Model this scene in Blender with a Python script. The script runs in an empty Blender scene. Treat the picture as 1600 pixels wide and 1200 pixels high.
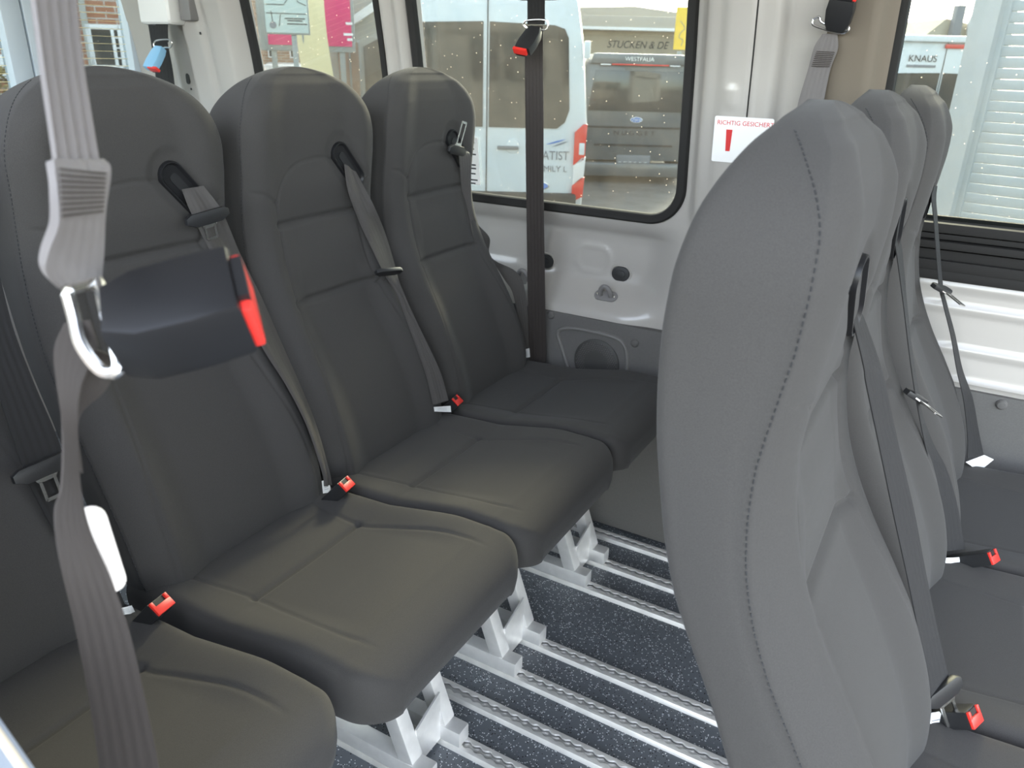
import bpy, bmesh, math, random
import numpy as np
from mathutils import Vector, Matrix, Quaternion
random.seed(7); rng = np.random.default_rng(7)
SC = bpy.context.scene
COL = SC.collection

# ------------------------------------------------------------------ camera
H = 1.30                                    # lens height above the van floor (z = 0)
FPX, PP = 1200.0, np.array([800.0, 600.0])  # focal length in pixels of the 1600x1200 frame
def _n(v): return v / np.linalg.norm(v)
_a = -_n(np.array([-1450 - 800.0, 30 - 600.0, FPX]))   # van length axis (+X, forward)
_b = _n(np.array([1540 - 800.0, 108 - 600.0, FPX]))    # across the van (+Y, to the far wall)
_c = _n(np.cross(_a, _b)); _m = _n(_a + _b); _d = _n(_b - _a)
RW = np.array([_n(_m - _d), _n(_m + _d), _c])          # camera (x right, y down, z ahead) -> world
cam_d = bpy.data.cameras.new('camera'); cam = bpy.data.objects.new('camera', cam_d); COL.objects.link(cam)
cx, cy, cz = RW[:, 0], -RW[:, 1], -RW[:, 2]
cam.matrix_world = Matrix(((cx[0], cy[0], cz[0], 0), (cx[1], cy[1], cz[1], 0), (cx[2], cy[2], cz[2], H), (0, 0, 0, 1)))
cam_d.sensor_width = 36; cam_d.lens = FPX / 1600 * 36; cam_d.clip_start = 0.02; cam_d.clip_end = 400
cam_d.dof.use_dof = True; cam_d.dof.focus_distance = 1.25; cam_d.dof.aperture_fstop = 10
SC.camera = cam

# ------------------------------------------------------------------ light
SUN_AZ, SUN_EL = math.radians(-12), math.radians(27)   # azimuth from +Y towards +X
w = bpy.data.worlds.new('sky'); SC.world = w; w.use_nodes = True
wn = w.node_tree.nodes; wl = w.node_tree.links
sky = wn.new('ShaderNodeTexSky'); sky.sky_type = 'NISHITA'; sky.sun_disc = False
sky.sun_elevation = SUN_EL; sky.sun_rotation = SUN_AZ; sky.air_density = 1.0; sky.dust_density = 2.5; sky.ozone_density = 1.0
hs = wn.new('ShaderNodeHueSaturation'); hs.inputs['Saturation'].default_value = 0.60; wl.new(sky.outputs[0], hs.inputs['Color'])
tn = wn.new('ShaderNodeMixRGB'); tn.blend_type = 'MULTIPLY'; tn.inputs[0].default_value = 1; tn.inputs[2].default_value = (1.05, 0.99, 0.92, 1); wl.new(hs.outputs[0], tn.inputs[1])   # hazy late-afternoon air
wl.new(tn.outputs[0], wn['Background'].inputs[0]); wn['Background'].inputs[1].default_value = 0.60
sd = bpy.data.lights.new('sun', 'SUN'); so = bpy.data.objects.new('sun', sd); COL.objects.link(so)
sd.energy = 4.2; sd.angle = math.radians(10); sd.color = (1.0, 0.78, 0.50)
sdir = Vector((math.sin(SUN_AZ) * math.cos(SUN_EL), math.cos(SUN_AZ) * math.cos(SUN_EL), math.sin(SUN_EL)))
so.rotation_euler = sdir.to_track_quat('Z', 'Y').to_euler(); so.location = (0, 6, 8)
vs = SC.view_settings
vs.view_transform = 'Standard'; vs.look = 'None'; vs.gamma = 1; vs.use_curve_mapping = False
vs.exposure = 1.85

# ------------------------------------------------------------------ pixels -> rays -> planes
def ray(p): return RW @ np.array([p[0] - PP[0], p[1] - PP[1], FPX])
def atY(p, y):
    r = ray(p); t = y / r[1]; return np.array([r[0] * t, y, H + r[2] * t])
def atX(p, x):
    r = ray(p); t = x / r[0]; return np.array([x, r[1] * t, H + r[2] * t])
def atZ(p, z):
    r = ray(p); t = (z - H) / r[2]; return np.array([r[0] * t, r[1] * t, z])
def out(p, d):
    r = ray(p); t = d / math.hypot(r[0], r[1]); return np.array([r[0] * t, r[1] * t, H + r[2] * t])

# ------------------------------------------------------------------ materials
MATS = {}
def mat(name, color, rough=0.6, metal=0.0, noise=0.0, nscale=60, bump=0.0, bscale=200, sheen=0.0, coat=0.0, emit=0.0, spec=0.5):
    m = bpy.data.materials.new(name); m.use_nodes = True; nt = m.node_tree
    b = nt.nodes['Principled BSDF']
    b.inputs['Roughness'].default_value = rough; b.inputs['Metallic'].default_value = metal
    b.inputs['Specular IOR Level'].default_value = spec
    b.inputs['Coat Weight'].default_value = coat; b.inputs['Coat Roughness'].default_value = 0.08
    if sheen: b.inputs['Sheen Weight'].default_value = sheen; b.inputs['Sheen Roughness'].default_value = 0.45
    tc = nt.nodes.new('ShaderNodeTexCoord')
    if noise:
        n = nt.nodes.new('ShaderNodeTexNoise'); n.inputs['Scale'].default_value = nscale; n.inputs['Detail'].default_value = 5
        nt.links.new(tc.outputs['Object'], n.inputs['Vector'])
        r = nt.nodes.new('ShaderNodeValToRGB')
        c = np.array(color)
        r.color_ramp.elements[0].position = 0.3; r.color_ramp.elements[1].position = 0.7
        r.color_ramp.elements[0].color = (*np.clip(c * (1 - noise), 0, 1), 1); r.color_ramp.elements[1].color = (*np.clip(c * (1 + noise), 0, 1), 1)
        nt.links.new(n.outputs['Fac'], r.inputs['Fac']); nt.links.new(r.outputs['Color'], b.inputs['Base Color'])
    else:
        b.inputs['Base Color'].default_value = (*color, 1)
    if bump:
        n2 = nt.nodes.new('ShaderNodeTexNoise'); n2.inputs['Scale'].default_value = bscale; n2.inputs['Detail'].default_value = 3
        nt.links.new(tc.outputs['Object'], n2.inputs['Vector'])
        bp = nt.nodes.new('ShaderNodeBump'); bp.inputs['Strength'].default_value = bump; bp.inputs['Distance'].default_value = 0.002
        nt.links.new(n2.outputs['Fac'], bp.inputs['Height']); nt.links.new(bp.outputs['Normal'], b.inputs['Normal'])
    if emit:
        b.inputs['Emission Color'].default_value = (*color, 1); b.inputs['Emission Strength'].default_value = emit
    MATS[name] = m
    return m
mat('fabric', (0.058, 0.055, 0.052), 0.95, noise=0.10, nscale=900, bump=0.25, bscale=1400, sheen=0.08, spec=0.12)
mat('seam_thread', (0.030, 0.030, 0.031), 0.8, sheen=0.1, spec=0.2)
mat('shell_plastic', (0.018, 0.018, 0.019), 0.55, bump=0.1, bscale=500)
mat('black_gloss', (0.012, 0.012, 0.013), 0.38, spec=0.35)
mat('black_plastic', (0.016, 0.016, 0.017), 0.45, bump=0.08, bscale=700)
mat('red_button', (0.75, 0.035, 0.025), 0.35)
mat('white_tag', (0.82, 0.82, 0.8), 0.7)
mat('steel', (0.72, 0.71, 0.69), 0.25, metal=1.0)
mat('aluminium', (0.84, 0.83, 0.82), 0.42, metal=0.6, noise=0.05, nscale=40, bump=0.05, bscale=300)
mat('rail_metal', (0.86, 0.84, 0.81), 0.42, metal=0.55, noise=0.08, nscale=30)
mat('rail_slot', (0.55, 0.54, 0.53), 0.4, metal=0.7)
mat('van_paint', (0.405, 0.382, 0.352), 0.30, noise=0.04, nscale=4, coat=0.5)
mat('roof_lining', (0.80, 0.78, 0.75), 0.8)
mat('pillar_trim', (0.14, 0.115, 0.085), 0.6, bump=0.1, bscale=400)
mat('grey_trim', (0.105, 0.10, 0.095), 0.75, noise=0.06, nscale=300, bump=0.25, bscale=500)
mat('trim_light', (0.15, 0.143, 0.135), 0.6)
mat('speaker_mesh', (0.05, 0.048, 0.045), 0.6)
mat('rubber', (0.022, 0.021, 0.02), 0.75, spec=0.25, bump=0.1, bscale=300)
mat('plug', (0.03, 0.03, 0.03), 0.5)
mat('housing_grey', (0.20, 0.19, 0.185), 0.5)
mat('housing_white', (0.78, 0.77, 0.74), 0.35)
mat('blue_plastic', (0.25, 0.50, 0.72), 0.35)
mat('tag_clear', (0.80, 0.74, 0.68), 0.3)
mat('paper_white', (0.85, 0.84, 0.82), 0.6)
mat('print_red', (0.62, 0.03, 0.03), 0.6)
mat('print_dark', (0.03, 0.03, 0.035), 0.6)
mat('print_blue', (0.10, 0.22, 0.55), 0.5)
mat('print_grey', (0.22, 0.23, 0.25), 0.6)
# outdoors
mat('asphalt', (0.11, 0.108, 0.105), 0.9, noise=0.25, nscale=3, bump=0.2, bscale=80)
mat('car_white', (0.66, 0.69, 0.70), 0.3, coat=0.6)
mat('car_dark', (0.11, 0.118, 0.125), 0.3, coat=0.7)
mat('car_glass', (0.035, 0.04, 0.042), 0.06, spec=0.8)
mat('car_trim', (0.025, 0.025, 0.026), 0.6)
mat('grey_handle', (0.20, 0.20, 0.20), 0.5)
mat('tail_red', (0.70, 0.03, 0.02), 0.25, coat=0.5)
mat('tail_clear', (0.75, 0.72, 0.70), 0.2, coat=0.5)
mat('tyre', (0.02, 0.02, 0.02), 0.9)
mat('plaster', (0.56, 0.58, 0.58), 0.9, noise=0.03, nscale=20)
mat('shutter_white', (0.52, 0.56, 0.57), 0.5)
mat('beige_render', (0.52, 0.46, 0.36), 0.9, noise=0.05, nscale=2)
mat('beige_dark', (0.36, 0.31, 0.23), 0.9)
mat('roof_sheet', (0.50, 0.45, 0.38), 0.7)
mat('yellow_sign', (0.80, 0.55, 0.06), 0.6)
mat('magenta', (0.70, 0.03, 0.16), 0.6)
mat('map_green', (0.55, 0.64, 0.60), 0.6)
mat('pole_grey', (0.30, 0.32, 0.31), 0.5, metal=0.4)
mat('pale_cream', (0.85, 0.72, 0.42), 0.85)
mat('brown_door', (0.24, 0.16, 0.11), 0.6)
mat('wall_grey', (0.42, 0.41, 0.37), 0.85, noise=0.05, nscale=2)
mat('leaf_dry', (0.30, 0.22, 0.08), 0.9, noise=0.4, nscale=6)
mat('grille_white', (0.78, 0.78, 0.76), 0.6)
mat('van_shade', (0.22, 0.25, 0.29), 0.5)  # van paint with the shade on the near panel put into the colour
mat('van_blue', (0.55, 0.62, 0.68), 0.35, coat=0.4)

def webbing_mat(name, color, stripe):
    m = mat(name, color, 0.6, sheen=0.03, spec=0.3); nt = m.node_tree; b = nt.nodes['Principled BSDF']
    uv = nt.nodes.new('ShaderNodeUVMap'); wv = nt.nodes.new('ShaderNodeTexWave')
    wv.wave_type = 'BANDS'; wv.bands_direction = 'X'; wv.inputs['Scale'].default_value = stripe; wv.inputs['Distortion'].default_value = 0
    wv2 = nt.nodes.new('ShaderNodeTexWave'); wv2.bands_direction = 'DIAGONAL'; wv2.inputs['Scale'].default_value = 60; wv2.inputs['Distortion'].default_value = 0.4
    nt.links.new(uv.outputs[0], wv.inputs['Vector']); nt.links.new(uv.outputs[0], wv2.inputs['Vector'])
    mx = nt.nodes.new('ShaderNodeMath'); mx.operation = 'MULTIPLY_ADD'; mx.inputs[1].default_value = 0.35
    nt.links.new(wv2.outputs['Fac'], mx.inputs[0]); nt.links.new(wv.outputs['Fac'], mx.inputs[2])
    bp = nt.nodes.new('ShaderNodeBump'); bp.inputs['Strength'].default_value = 0.6; bp.inputs['Distance'].default_value = 0.0012
    nt.links.new(mx.outputs[0], bp.inputs['Height']); nt.links.new(bp.outputs['Normal'], b.inputs['Normal'])
    return m
webbing_mat('webbing', (0.019, 0.018, 0.018), 1.6)
webbing_mat('webbing_grey', (0.20, 0.185, 0.18), 1.6)
webbing_mat('webbing_sheen', (0.080, 0.073, 0.068), 1.6)  # black webbing painted lighter for the sheen of light on rear-row belts
webbing_mat('webbing_dark', (0.05, 0.042, 0.038), 1.6)

def floor_mat():
    m = mat('vinyl', (0.045, 0.052, 0.060), 0.42, bump=0.08, bscale=300); nt = m.node_tree; b = nt.nodes['Principled BSDF']
    tc = nt.nodes.new('ShaderNodeTexCoord')
    base = (0.115, 0.125, 0.138, 1); prev = None
    for sc, thr, colr in ((260, 0.80, (0.72, 0.74, 0.74, 1)), (180, 0.88, (0.50, 0.53, 0.55, 1)), (230, 0.84, (0.006, 0.006, 0.008, 1))):
        mp = nt.nodes.new('ShaderNodeMapping'); mp.inputs['Location'].default_value = (sc * .13, sc * .07, 0)
        nt.links.new(tc.outputs['Object'], mp.inputs['Vector'])
        v = nt.nodes.new('ShaderNodeTexVoronoi'); v.inputs['Scale'].default_value = sc
        nt.links.new(mp.outputs[0], v.inputs['Vector'])
        s = nt.nodes.new('ShaderNodeSeparateColor'); nt.links.new(v.outputs['Color'], s.inputs[0])
        g = nt.nodes.new('ShaderNodeMath'); g.operation = 'GREATER_THAN'; g.inputs[1].default_value = thr; nt.links.new(s.outputs[0], g.inputs[0])
        d = nt.nodes.new('ShaderNodeMath'); d.operation = 'LESS_THAN'; d.inputs[1].default_value = 0.36; nt.links.new(v.outputs['Distance'], d.inputs[0])
        mu = nt.nodes.new('ShaderNodeMath'); mu.operation = 'MULTIPLY'; nt.links.new(g.outputs[0], mu.inputs[0]); nt.links.new(d.outputs[0], mu.inputs[1])
        mx = nt.nodes.new('ShaderNodeMixRGB'); nt.links.new(mu.outputs[0], mx.inputs[0]); mx.inputs[2].default_value = colr
        if prev: nt.links.new(prev, mx.inputs[1])
        else: mx.inputs[1].default_value = base
        prev = mx.outputs[0]
    nt.links.new(prev, b.inputs['Base Color'])
floor_mat()

def glass_mat(name, tint, dust, dcol):
    m = bpy.data.materials.new(name); m.use_nodes = True; nt = m.node_tree; nt.nodes.clear()
    o = nt.nodes.new('ShaderNodeOutputMaterial'); tr = nt.nodes.new('ShaderNodeBsdfTransparent'); tr.inputs[0].default_value = (*tint, 1)
    tl = nt.nodes.new('ShaderNodeBsdfTranslucent'); tl.inputs[0].default_value = (*dcol, 1)
    df = nt.nodes.new('ShaderNodeBsdfDiffuse'); df.inputs[0].default_value = (*dcol, 1)
    gl = nt.nodes.new('ShaderNodeBsdfGlossy'); gl.inputs['Roughness'].default_value = 0.02
    tc = nt.nodes.new('ShaderNodeTexCoord')
    n = nt.nodes.new('ShaderNodeTexNoise'); n.inputs['Scale'].default_value = 9; n.inputs['Detail'].default_value = 8; n.inputs['Roughness'].default_value = 0.7
    nt.links.new(tc.outputs['Object'], n.inputs['Vector'])
    v = nt.nodes.new('ShaderNodeTexVoronoi'); v.inputs['Scale'].default_value = 45; nt.links.new(tc.outputs['Object'], v.inputs['Vector'])
    lt = nt.nodes.new('ShaderNodeMath'); lt.operation = 'LESS_THAN'; lt.inputs[1].default_value = 0.06; nt.links.new(v.outputs['Distance'], lt.inputs[0])
    ma = nt.nodes.new('ShaderNodeMapRange'); ma.inputs[1].default_value = 0.3; ma.inputs[2].default_value = 0.8; ma.inputs[3].default_value = dust * 0.4; ma.inputs[4].default_value = dust * 1.8
    nt.links.new(n.outputs['Fac'], ma.inputs[0])
    ad = nt.nodes.new('ShaderNodeMath'); ad.operation = 'MULTIPLY_ADD'; ad.inputs[1].default_value = 0.25; nt.links.new(lt.outputs[0], ad.inputs[0]); nt.links.new(ma.outputs[0], ad.inputs[2])
    m1 = nt.nodes.new('ShaderNodeMixShader'); m1.inputs[0].default_value = 0.75; nt.links.new(df.outputs[0], m1.inputs[1]); nt.links.new(tl.outputs[0], m1.inputs[2])
    m2 = nt.nodes.new('ShaderNodeMixShader'); nt.links.new(ad.outputs[0], m2.inputs[0]); nt.links.new(tr.outputs[0], m2.inputs[1]); nt.links.new(m1.outputs[0], m2.inputs[2])
    m3 = nt.nodes.new('ShaderNodeMixShader'); m3.inputs[0].default_value = 0.03; nt.links.new(m2.outputs[0], m3.inputs[1]); nt.links.new(gl.outputs[0], m3.inputs[2])
    nt.links.new(m3.outputs[0], o.inputs[0]); MATS[name] = m
glass_mat('glass', (0.50, 0.545, 0.54), 0.009, (1.0, 0.93, 0.78))

def brick_mat(name, c1, c2, mortar, scale=1.0):
    m = mat(name, c1, 0.9); nt = m.node_tree; b = nt.nodes['Principled BSDF']
    tc = nt.nodes.new('ShaderNodeTexCoord'); mp = nt.nodes.new('ShaderNodeMapping'); mp.inputs['Rotation'].default_value = (math.pi / 2, 0, 0)
    nt.links.new(tc.outputs['Object'], mp.inputs[0])
    br = nt.nodes.new('ShaderNodeTexBrick'); br.inputs['Scale'].default_value = scale; br.inputs['Color1'].default_value = (*c1, 1); br.inputs['Color2'].default_value = (*c2, 1)
    br.inputs['Mortar'].default_value = (*mortar, 1); br.inputs['Brick Width'].default_value = 0.25; br.inputs['Row Height'].default_value = 0.075; br.inputs['Mortar Size'].default_value = 0.009
    nt.links.new(mp.outputs[0], br.inputs[0]); nt.links.new(br.outputs[0], b.inputs['Base Color'])
brick_mat('brick_red', (0.36, 0.15, 0.08), (0.46, 0.21, 0.12), (0.5, 0.45, 0.4))
brick_mat('brick_brown', (0.30, 0.17, 0.10), (0.38, 0.23, 0.14), (0.45, 0.40, 0.34))

# ------------------------------------------------------------------ mesh helpers
class MB:
    def __init__(s): s.v = []; s.f = []; s.uv = {}
    def add(s, vs_, fs):
        o = len(s.v); s.v += [tuple(map(float, q)) for q in vs_]; s.f += [tuple(i + o for i in f) for f in fs]; return s
    def box(s, c, size, rot=None, bev=0.0, seg=2):
        bm = bmesh.new(); bmesh.ops.create_cube(bm, size=1)
        for q in bm.verts: q.co = Vector((q.co.x * size[0], q.co.y * size[1], q.co.z * size[2]))
        if bev: bmesh.ops.bevel(bm, geom=list(bm.edges), offset=bev, segments=seg, profile=0.6, affect='EDGES')
        M = rot if rot is not None else Matrix.Identity(3)
        bm.verts.ensure_lookup_table()
        vs_ = [M @ q.co + Vector(c) for q in bm.verts]; fs = [[q.index for q in f.verts] for f in bm.faces]
        bm.free(); return s.add(vs_, fs)
    def prism(s, pts, depth, M=None, o=(0, 0, 0), bev=0.0):      # polygon in local xy, extruded in z from 0 to depth
        bm = bmesh.new(); vv = [bm.verts.new((p[0], p[1], 0)) for p in pts]; f = bm.faces.new(vv)
        r = bmesh.ops.extrude_face_region(bm, geom=[f])
        for q in r['geom']:
            if isinstance(q, bmesh.types.BMVert): q.co.z += depth
        bmesh.ops.recalc_face_normals(bm, faces=list(bm.faces))
        if bev:
            es = [e for e in bm.edges if abs(e.verts[0].co.z - e.verts[1].co.z) < 1e-7]
            bmesh.ops.bevel(bm, geom=es, offset=bev, segments=2, profile=0.6, affect='EDGES')
        bm.verts.ensure_lookup_table(); M = M if M is not None else Matrix.Identity(3)
        for i, q in enumerate(bm.verts): q.index = i
        vs_ = [M @ q.co + Vector(o) for q in bm.verts]; fs = [[q.index for q in g.verts] for g in bm.faces]
        bm.free(); return s.add(vs_, fs)
    def tube(s, pts, r, n=10, closed=False):
        P = [Vector(p) for p in pts]; N = len(P); rings = []
        up = None
        for i in range(N):
            if closed: t = P[(i + 1) % N] - P[i - 1]
            else: t = P[min(i + 1, N - 1)] - P[max(i - 1, 0)]
            t.normalize()
            if up is None: up = t.orthogonal().normalized()
            up = (up - t * up.dot(t)).normalized(); sd_ = t.cross(up)
            rr = r[i] if hasattr(r, '__len__') else r
            rings.append([P[i] + (up * math.cos(2 * math.pi * k / n) + sd_ * math.sin(2 * math.pi * k / n)) * rr for k in range(n)])
        vs_ = [q for g in rings for q in g]; fs = []
        for i in range(N if closed else N - 1):
            j = (i + 1) % N
            for k in range(n): fs.append((i * n + k, i * n + (k + 1) % n, j * n + (k + 1) % n, j * n + k))
        if not closed: fs += [tuple(range(n))[::-1], tuple((N - 1) * n + k for k in range(n))]
        return s.add(vs_, fs)
    def grid(s, P):                                               # P[i][j] points
        n, m = len(P), len(P[0]); vs_ = [q for row in P for q in row]
        return s.add(vs_, [(i * m + j, i * m + j + 1, (i + 1) * m + j + 1, (i + 1) * m + j) for i in range(n - 1) for j in range(m - 1)])
    def lathe(s, prof, n=24, M=None, o=(0, 0, 0)):                # prof: (r, z) pairs, closed at both ends
        M = M if M is not None else Matrix.Identity(3); k0 = []
        for r, z in prof:
            for k in range(n): k0.append(M @ Vector((r * math.cos(2 * math.pi * k / n), r * math.sin(2 * math.pi * k / n), z)) + Vector(o))
        fs = [(i * n + k, i * n + (k + 1) % n, (i + 1) * n + (k + 1) % n, (i + 1) * n + k) for i in range(len(prof) - 1) for k in range(n)]
        fs += [tuple(range(n))[::-1], tuple((len(prof) - 1) * n + k for k in range(n))]
        return s.add(k0, fs)

def wloc(o):
    l = Vector((0, 0, 0))
    while o is not None: l += o.location; o = o.parent
    return l
def obj(name, mb, m, parent=None, world=False, angle=35, smooth=True, flip=False):
    me = bpy.data.meshes.new(name)
    v = mb.v
    if world and parent is not None:
        L = wloc(parent); v = [(q[0] - L.x, q[1] - L.y, q[2] - L.z) for q in v]
    me.from_pydata(v, [], mb.f); me.validate()
    bm = bmesh.new(); bm.from_mesh(me); bmesh.ops.recalc_face_normals(bm, faces=list(bm.faces)); bm.to_mesh(me); bm.free()
    if smooth:
        me.shade_smooth(); me.set_sharp_from_angle(angle=math.radians(angle))
    if mb.uv:
        ul = me.uv_layers.new(name='UVMap')
        for lp in me.loops: ul.data[lp.index].uv = mb.uv.get(lp.vertex_index, (0, 0))
    me.materials.append(MATS[m]); o = bpy.data.objects.new(name, me); COL.objects.link(o)
    if parent is not None: o.parent = parent
    return o
def tag(o, label, cat, group=None):
    o['label'] = label; o['category'] = cat
    if group: o['group'] = group
    return o
def thing(name, loc, label, cat, group=None, rz=0):
    o = bpy.data.objects.new(name, None); COL.objects.link(o); o.location = Vector(loc); o.rotation_euler = (0, 0, rz); o.empty_display_size = 0.05
    return tag(o, label, cat, group)
def struct(o): o['kind'] = 'structure'; return o
def text(body, size, m, parent, M, loc, name='lettering', depth=0.001, italic=0.0, align='LEFT', xs=1.0, world=False):
    cu = bpy.data.curves.new(name, 'FONT'); cu.body = body; cu.size = size; cu.extrude = depth; cu.shear = italic; cu.align_x = align
    t = bpy.data.objects.new('tmp', cu); COL.objects.link(t); dg = bpy.context.evaluated_depsgraph_get()
    me = bpy.data.meshes.new_from_object(t.evaluated_get(dg)); bpy.data.objects.remove(t)
    L = Vector(loc) - (wloc(parent) if world and parent is not None else Vector((0, 0, 0)))
    for q in me.vertices: q.co = M @ Vector((q.co.x * xs, q.co.y, q.co.z)) + L
    me.name = name; me.materials.clear(); me.materials.append(MATS[m]); o = bpy.data.objects.new(name, me); COL.objects.link(o); o.parent = parent
    return o
def frame(x, y):                       # matrix with columns x, y, x cross y (orthonormalised)
    x = Vector(x).normalized(); y = Vector(y); y = (y - x * y.dot(x)).normalized(); z = x.cross(y)
    return Matrix((x, y, z)).transposed()
def rrect(x0, x1, z0, z1, r, n=8):
    pts = []
    for cx_, cz_, a in ((x1 - r, z1 - r, 0), (x0 + r, z1 - r, 90), (x0 + r, z0 + r, 180), (x1 - r, z0 + r, 270)):
        for k in range(n + 1):
            t = math.radians(a + 90 * k / n); pts.append((cx_ + r * math.cos(t), cz_ + r * math.sin(t)))
    return pts
def capsule(l, wd, n=10):              # stadium outline along x
    r = wd / 2; h = max(l / 2 - r, 0)
    return [(h + r * math.cos(t), r * math.sin(t)) for t in np.linspace(-math.pi / 2, math.pi / 2, n)] + [(-h + r * math.cos(t), r * math.sin(t)) for t in np.linspace(math.pi / 2, 3 * math.pi / 2, n)]
def cr(pts, per=8):                    # Catmull-Rom through points
    P = [np.array(p, float) for p in pts]; P = [2 * P[0] - P[1]] + P + [2 * P[-1] - P[-2]]; o = []
    for i in range(1, len(P) - 2):
        for k in range(per):
            t = k / per; a, b, c, d = P[i - 1], P[i], P[i + 1], P[i + 2]
            o.append(0.5 * (2 * b + (c - a) * t + (2 * a - 5 * b + 4 * c - d) * t * t + (3 * b - a - 3 * c + d) * t ** 3))
    return o + [P[-2]]
def ribbon(L, R, thick=0.0014, per=8, fold=0.0, n=7, ribs=0, amp=0.0):
    """webbing between two edge curves (lists of 3-D points)."""
    l = cr(L, per); r = cr(R, per); mb = MB(); top = []; N = len(l); s = 0
    for i in range(N):
        t = l[min(i + 1, N - 1)] - l[max(i - 1, 0)]; wv = r[i] - l[i]; nn = np.cross(t, wv); nn = nn / (np.linalg.norm(nn) + 1e-9)
        if i: s += np.linalg.norm((l[i] + r[i]) / 2 - (l[i - 1] + r[i - 1]) / 2)
        row = []
        for k in range(n):
            u = k / (n - 1); q = l[i] + wv * u + nn * (fold * math.sin(u * math.pi * 2) * 0.5 + amp * math.cos(2 * math.pi * ribs * u))
            row.append((q, nn, u, s))
        for k in range(n - 1, -1, -1):
            u = k / (n - 1); q = l[i] + wv * u + nn * (fold * math.sin(u * math.pi * 2) * 0.5 - thick); row.append((q, nn, u, s))
        top.append(row)
    m = 2 * n
    for i, row in enumerate(top):
        for k, (q, _, u, s_) in enumerate(row): mb.uv[len(mb.v)] = (u, s_ * 20); mb.v.append(tuple(q))
    for i in range(N - 1):
        for k in range(m): mb.f.append((i * m + k, i * m + (k + 1) % m, (i + 1) * m + (k + 1) % m, (i + 1) * m + k))
    mb.f += [tuple(range(m))[::-1], tuple((N - 1) * m + k for k in range(m))]
    return mb
def sm(a, b, x): t = np.clip((x - a) / (b - a), 0, 1); return t * t * (3 - 2 * t)

# ================================================================== the van: floor, walls, windows
XR, XF = -2.68, 1.35                 # rear doors, front end of the modelled cabin
mb = MB(); mb.box(((XR + XF) / 2, 1.0, -0.02), (XF - XR, 1.92, 0.04)); struct(obj('floor', mb, 'vinyl', smooth=False))
mb = MB(); mb.box(((XR + XF) / 2, 1.0, 2.00), (XF - XR, 1.90, 0.05)); struct(obj('ceiling', mb, 'roof_lining', smooth=False))  # out of view; raised so more sky light reaches the headrests

WIN = {1: (-2.00, -1.475, 0.925, 1.66, 0.08), 2: (-1.365, -0.602, 0.925, 1.66, 0.085), 3: (-0.185, 0.98, 0.90, 1.66, 0.03)}
_bz = [0.56, 0.62, 0.65, 0.665, 0.715, 0.735, 0.76, 0.84, 0.865, 0.885, 0.905, 0.93, 1.0, 1.3, 1.6, 1.82]
_by = [1.862, 1.862, 1.865, 1.872, 1.922, 1.940, 1.946, 1.946, 1.940, 1.916, 1.902, 1.896, 1.888, 1.85, 1.80, 1.755]
_cy = [1.878, 1.878, 1.880, 1.880, 1.886, 1.888, 1.890, 1.896, 1.898, 1.898, 1.897, 1.896, 1.888, 1.85, 1.80, 1.755]
def sdrr(x, z, x0, x1, z0, z1, r):   # signed distance to a rounded rectangle
    qx = np.abs(x - (x0 + x1) / 2) - (x1 - x0) / 2 + r; qz = np.abs(z - (z0 + z1) / 2) - (z1 - z0) / 2 + r
    return np.hypot(np.maximum(qx, 0), np.maximum(qz, 0)) + np.minimum(np.maximum(qx, qz), 0) - r
def Yw(x, z):
    x = np.asarray(x, float); z = np.asarray(z, float)
    A = np.interp(z, _bz, _by); B = np.interp(z, _bz, _cy)
    k = sm(-0.70, -0.58, x + 0.25 * np.maximum(0, 0.80 - z))      # the pocket under the window rounds off before the pillar
    y = A * (1 - k) + B * k
    y -= 0.020 * np.exp(-((x + 1.00 - 0.25 * (z - .75)) / 0.028) ** 2) * sm(0.66, 0.70, z) * (1 - sm(0.84, 0.89, z))
    # pressed oval beside the plug
    s = sdrr(x, z, -0.905, -0.800, 0.752, 0.823, 0.034)
    y -= 0.0045 * np.exp(-(s / 0.0055) ** 2) + 0.001 * (1 - sm(-0.006, 0.002, s))
    # ridges of the panel ahead of the pillar
    for zr in (0.862, 0.815, 0.725, 0.655):
        y -= np.where(x > -0.3, 0.006 * np.exp(-((z - zr) / 0.006) ** 2), 0)
    up = sm(0.90, 0.97, z)
    # pillar between the rear windows
    y -= up * 0.045 * sm(-1.475, -1.445, x) * (1 - sm(-1.395, -1.365, x))
    y += up * 0.016 * np.exp(-((x + 1.418) / 0.012) ** 2)
    # door pillar ahead of the window
    p = sm(-0.585, -0.535, x) * (1 - sm(-0.215, -0.190, x))
    y -= up * 0.050 * p
    y -= up * 0.012 * sm(-0.53, -0.50, x) * (1 - sm(-0.455, -0.440, x))
    y += up * 0.030 * sm(-0.405, -0.385, x) * (1 - sm(-0.320, -0.300, x))
    y -= up * 0.010 * np.exp(-((x + 0.555) / 0.008) ** 2)
    s = sdrr(x, z, -0.500, -0.470, 1.205, 1.255, 0.014); y -= 0.004 * (1 - sm(-0.006, 0.002, s))
    # rear corner pillar
    y -= 0.060 * sm(-2.06, -2.02, -np.abs(x + 2.02) - 2.0 + 0.0) * 0
    y -= up * 0.05 * sm(-2.30, -2.24, x) * (1 - sm(-2.06, -2.01, x))
    y += up * 0.07 * (1 - sm(-2.50, -2.36, x))
    y += up * 0.012 * np.exp(-((x + 2.15) / 0.015) ** 2)
    return y
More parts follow.
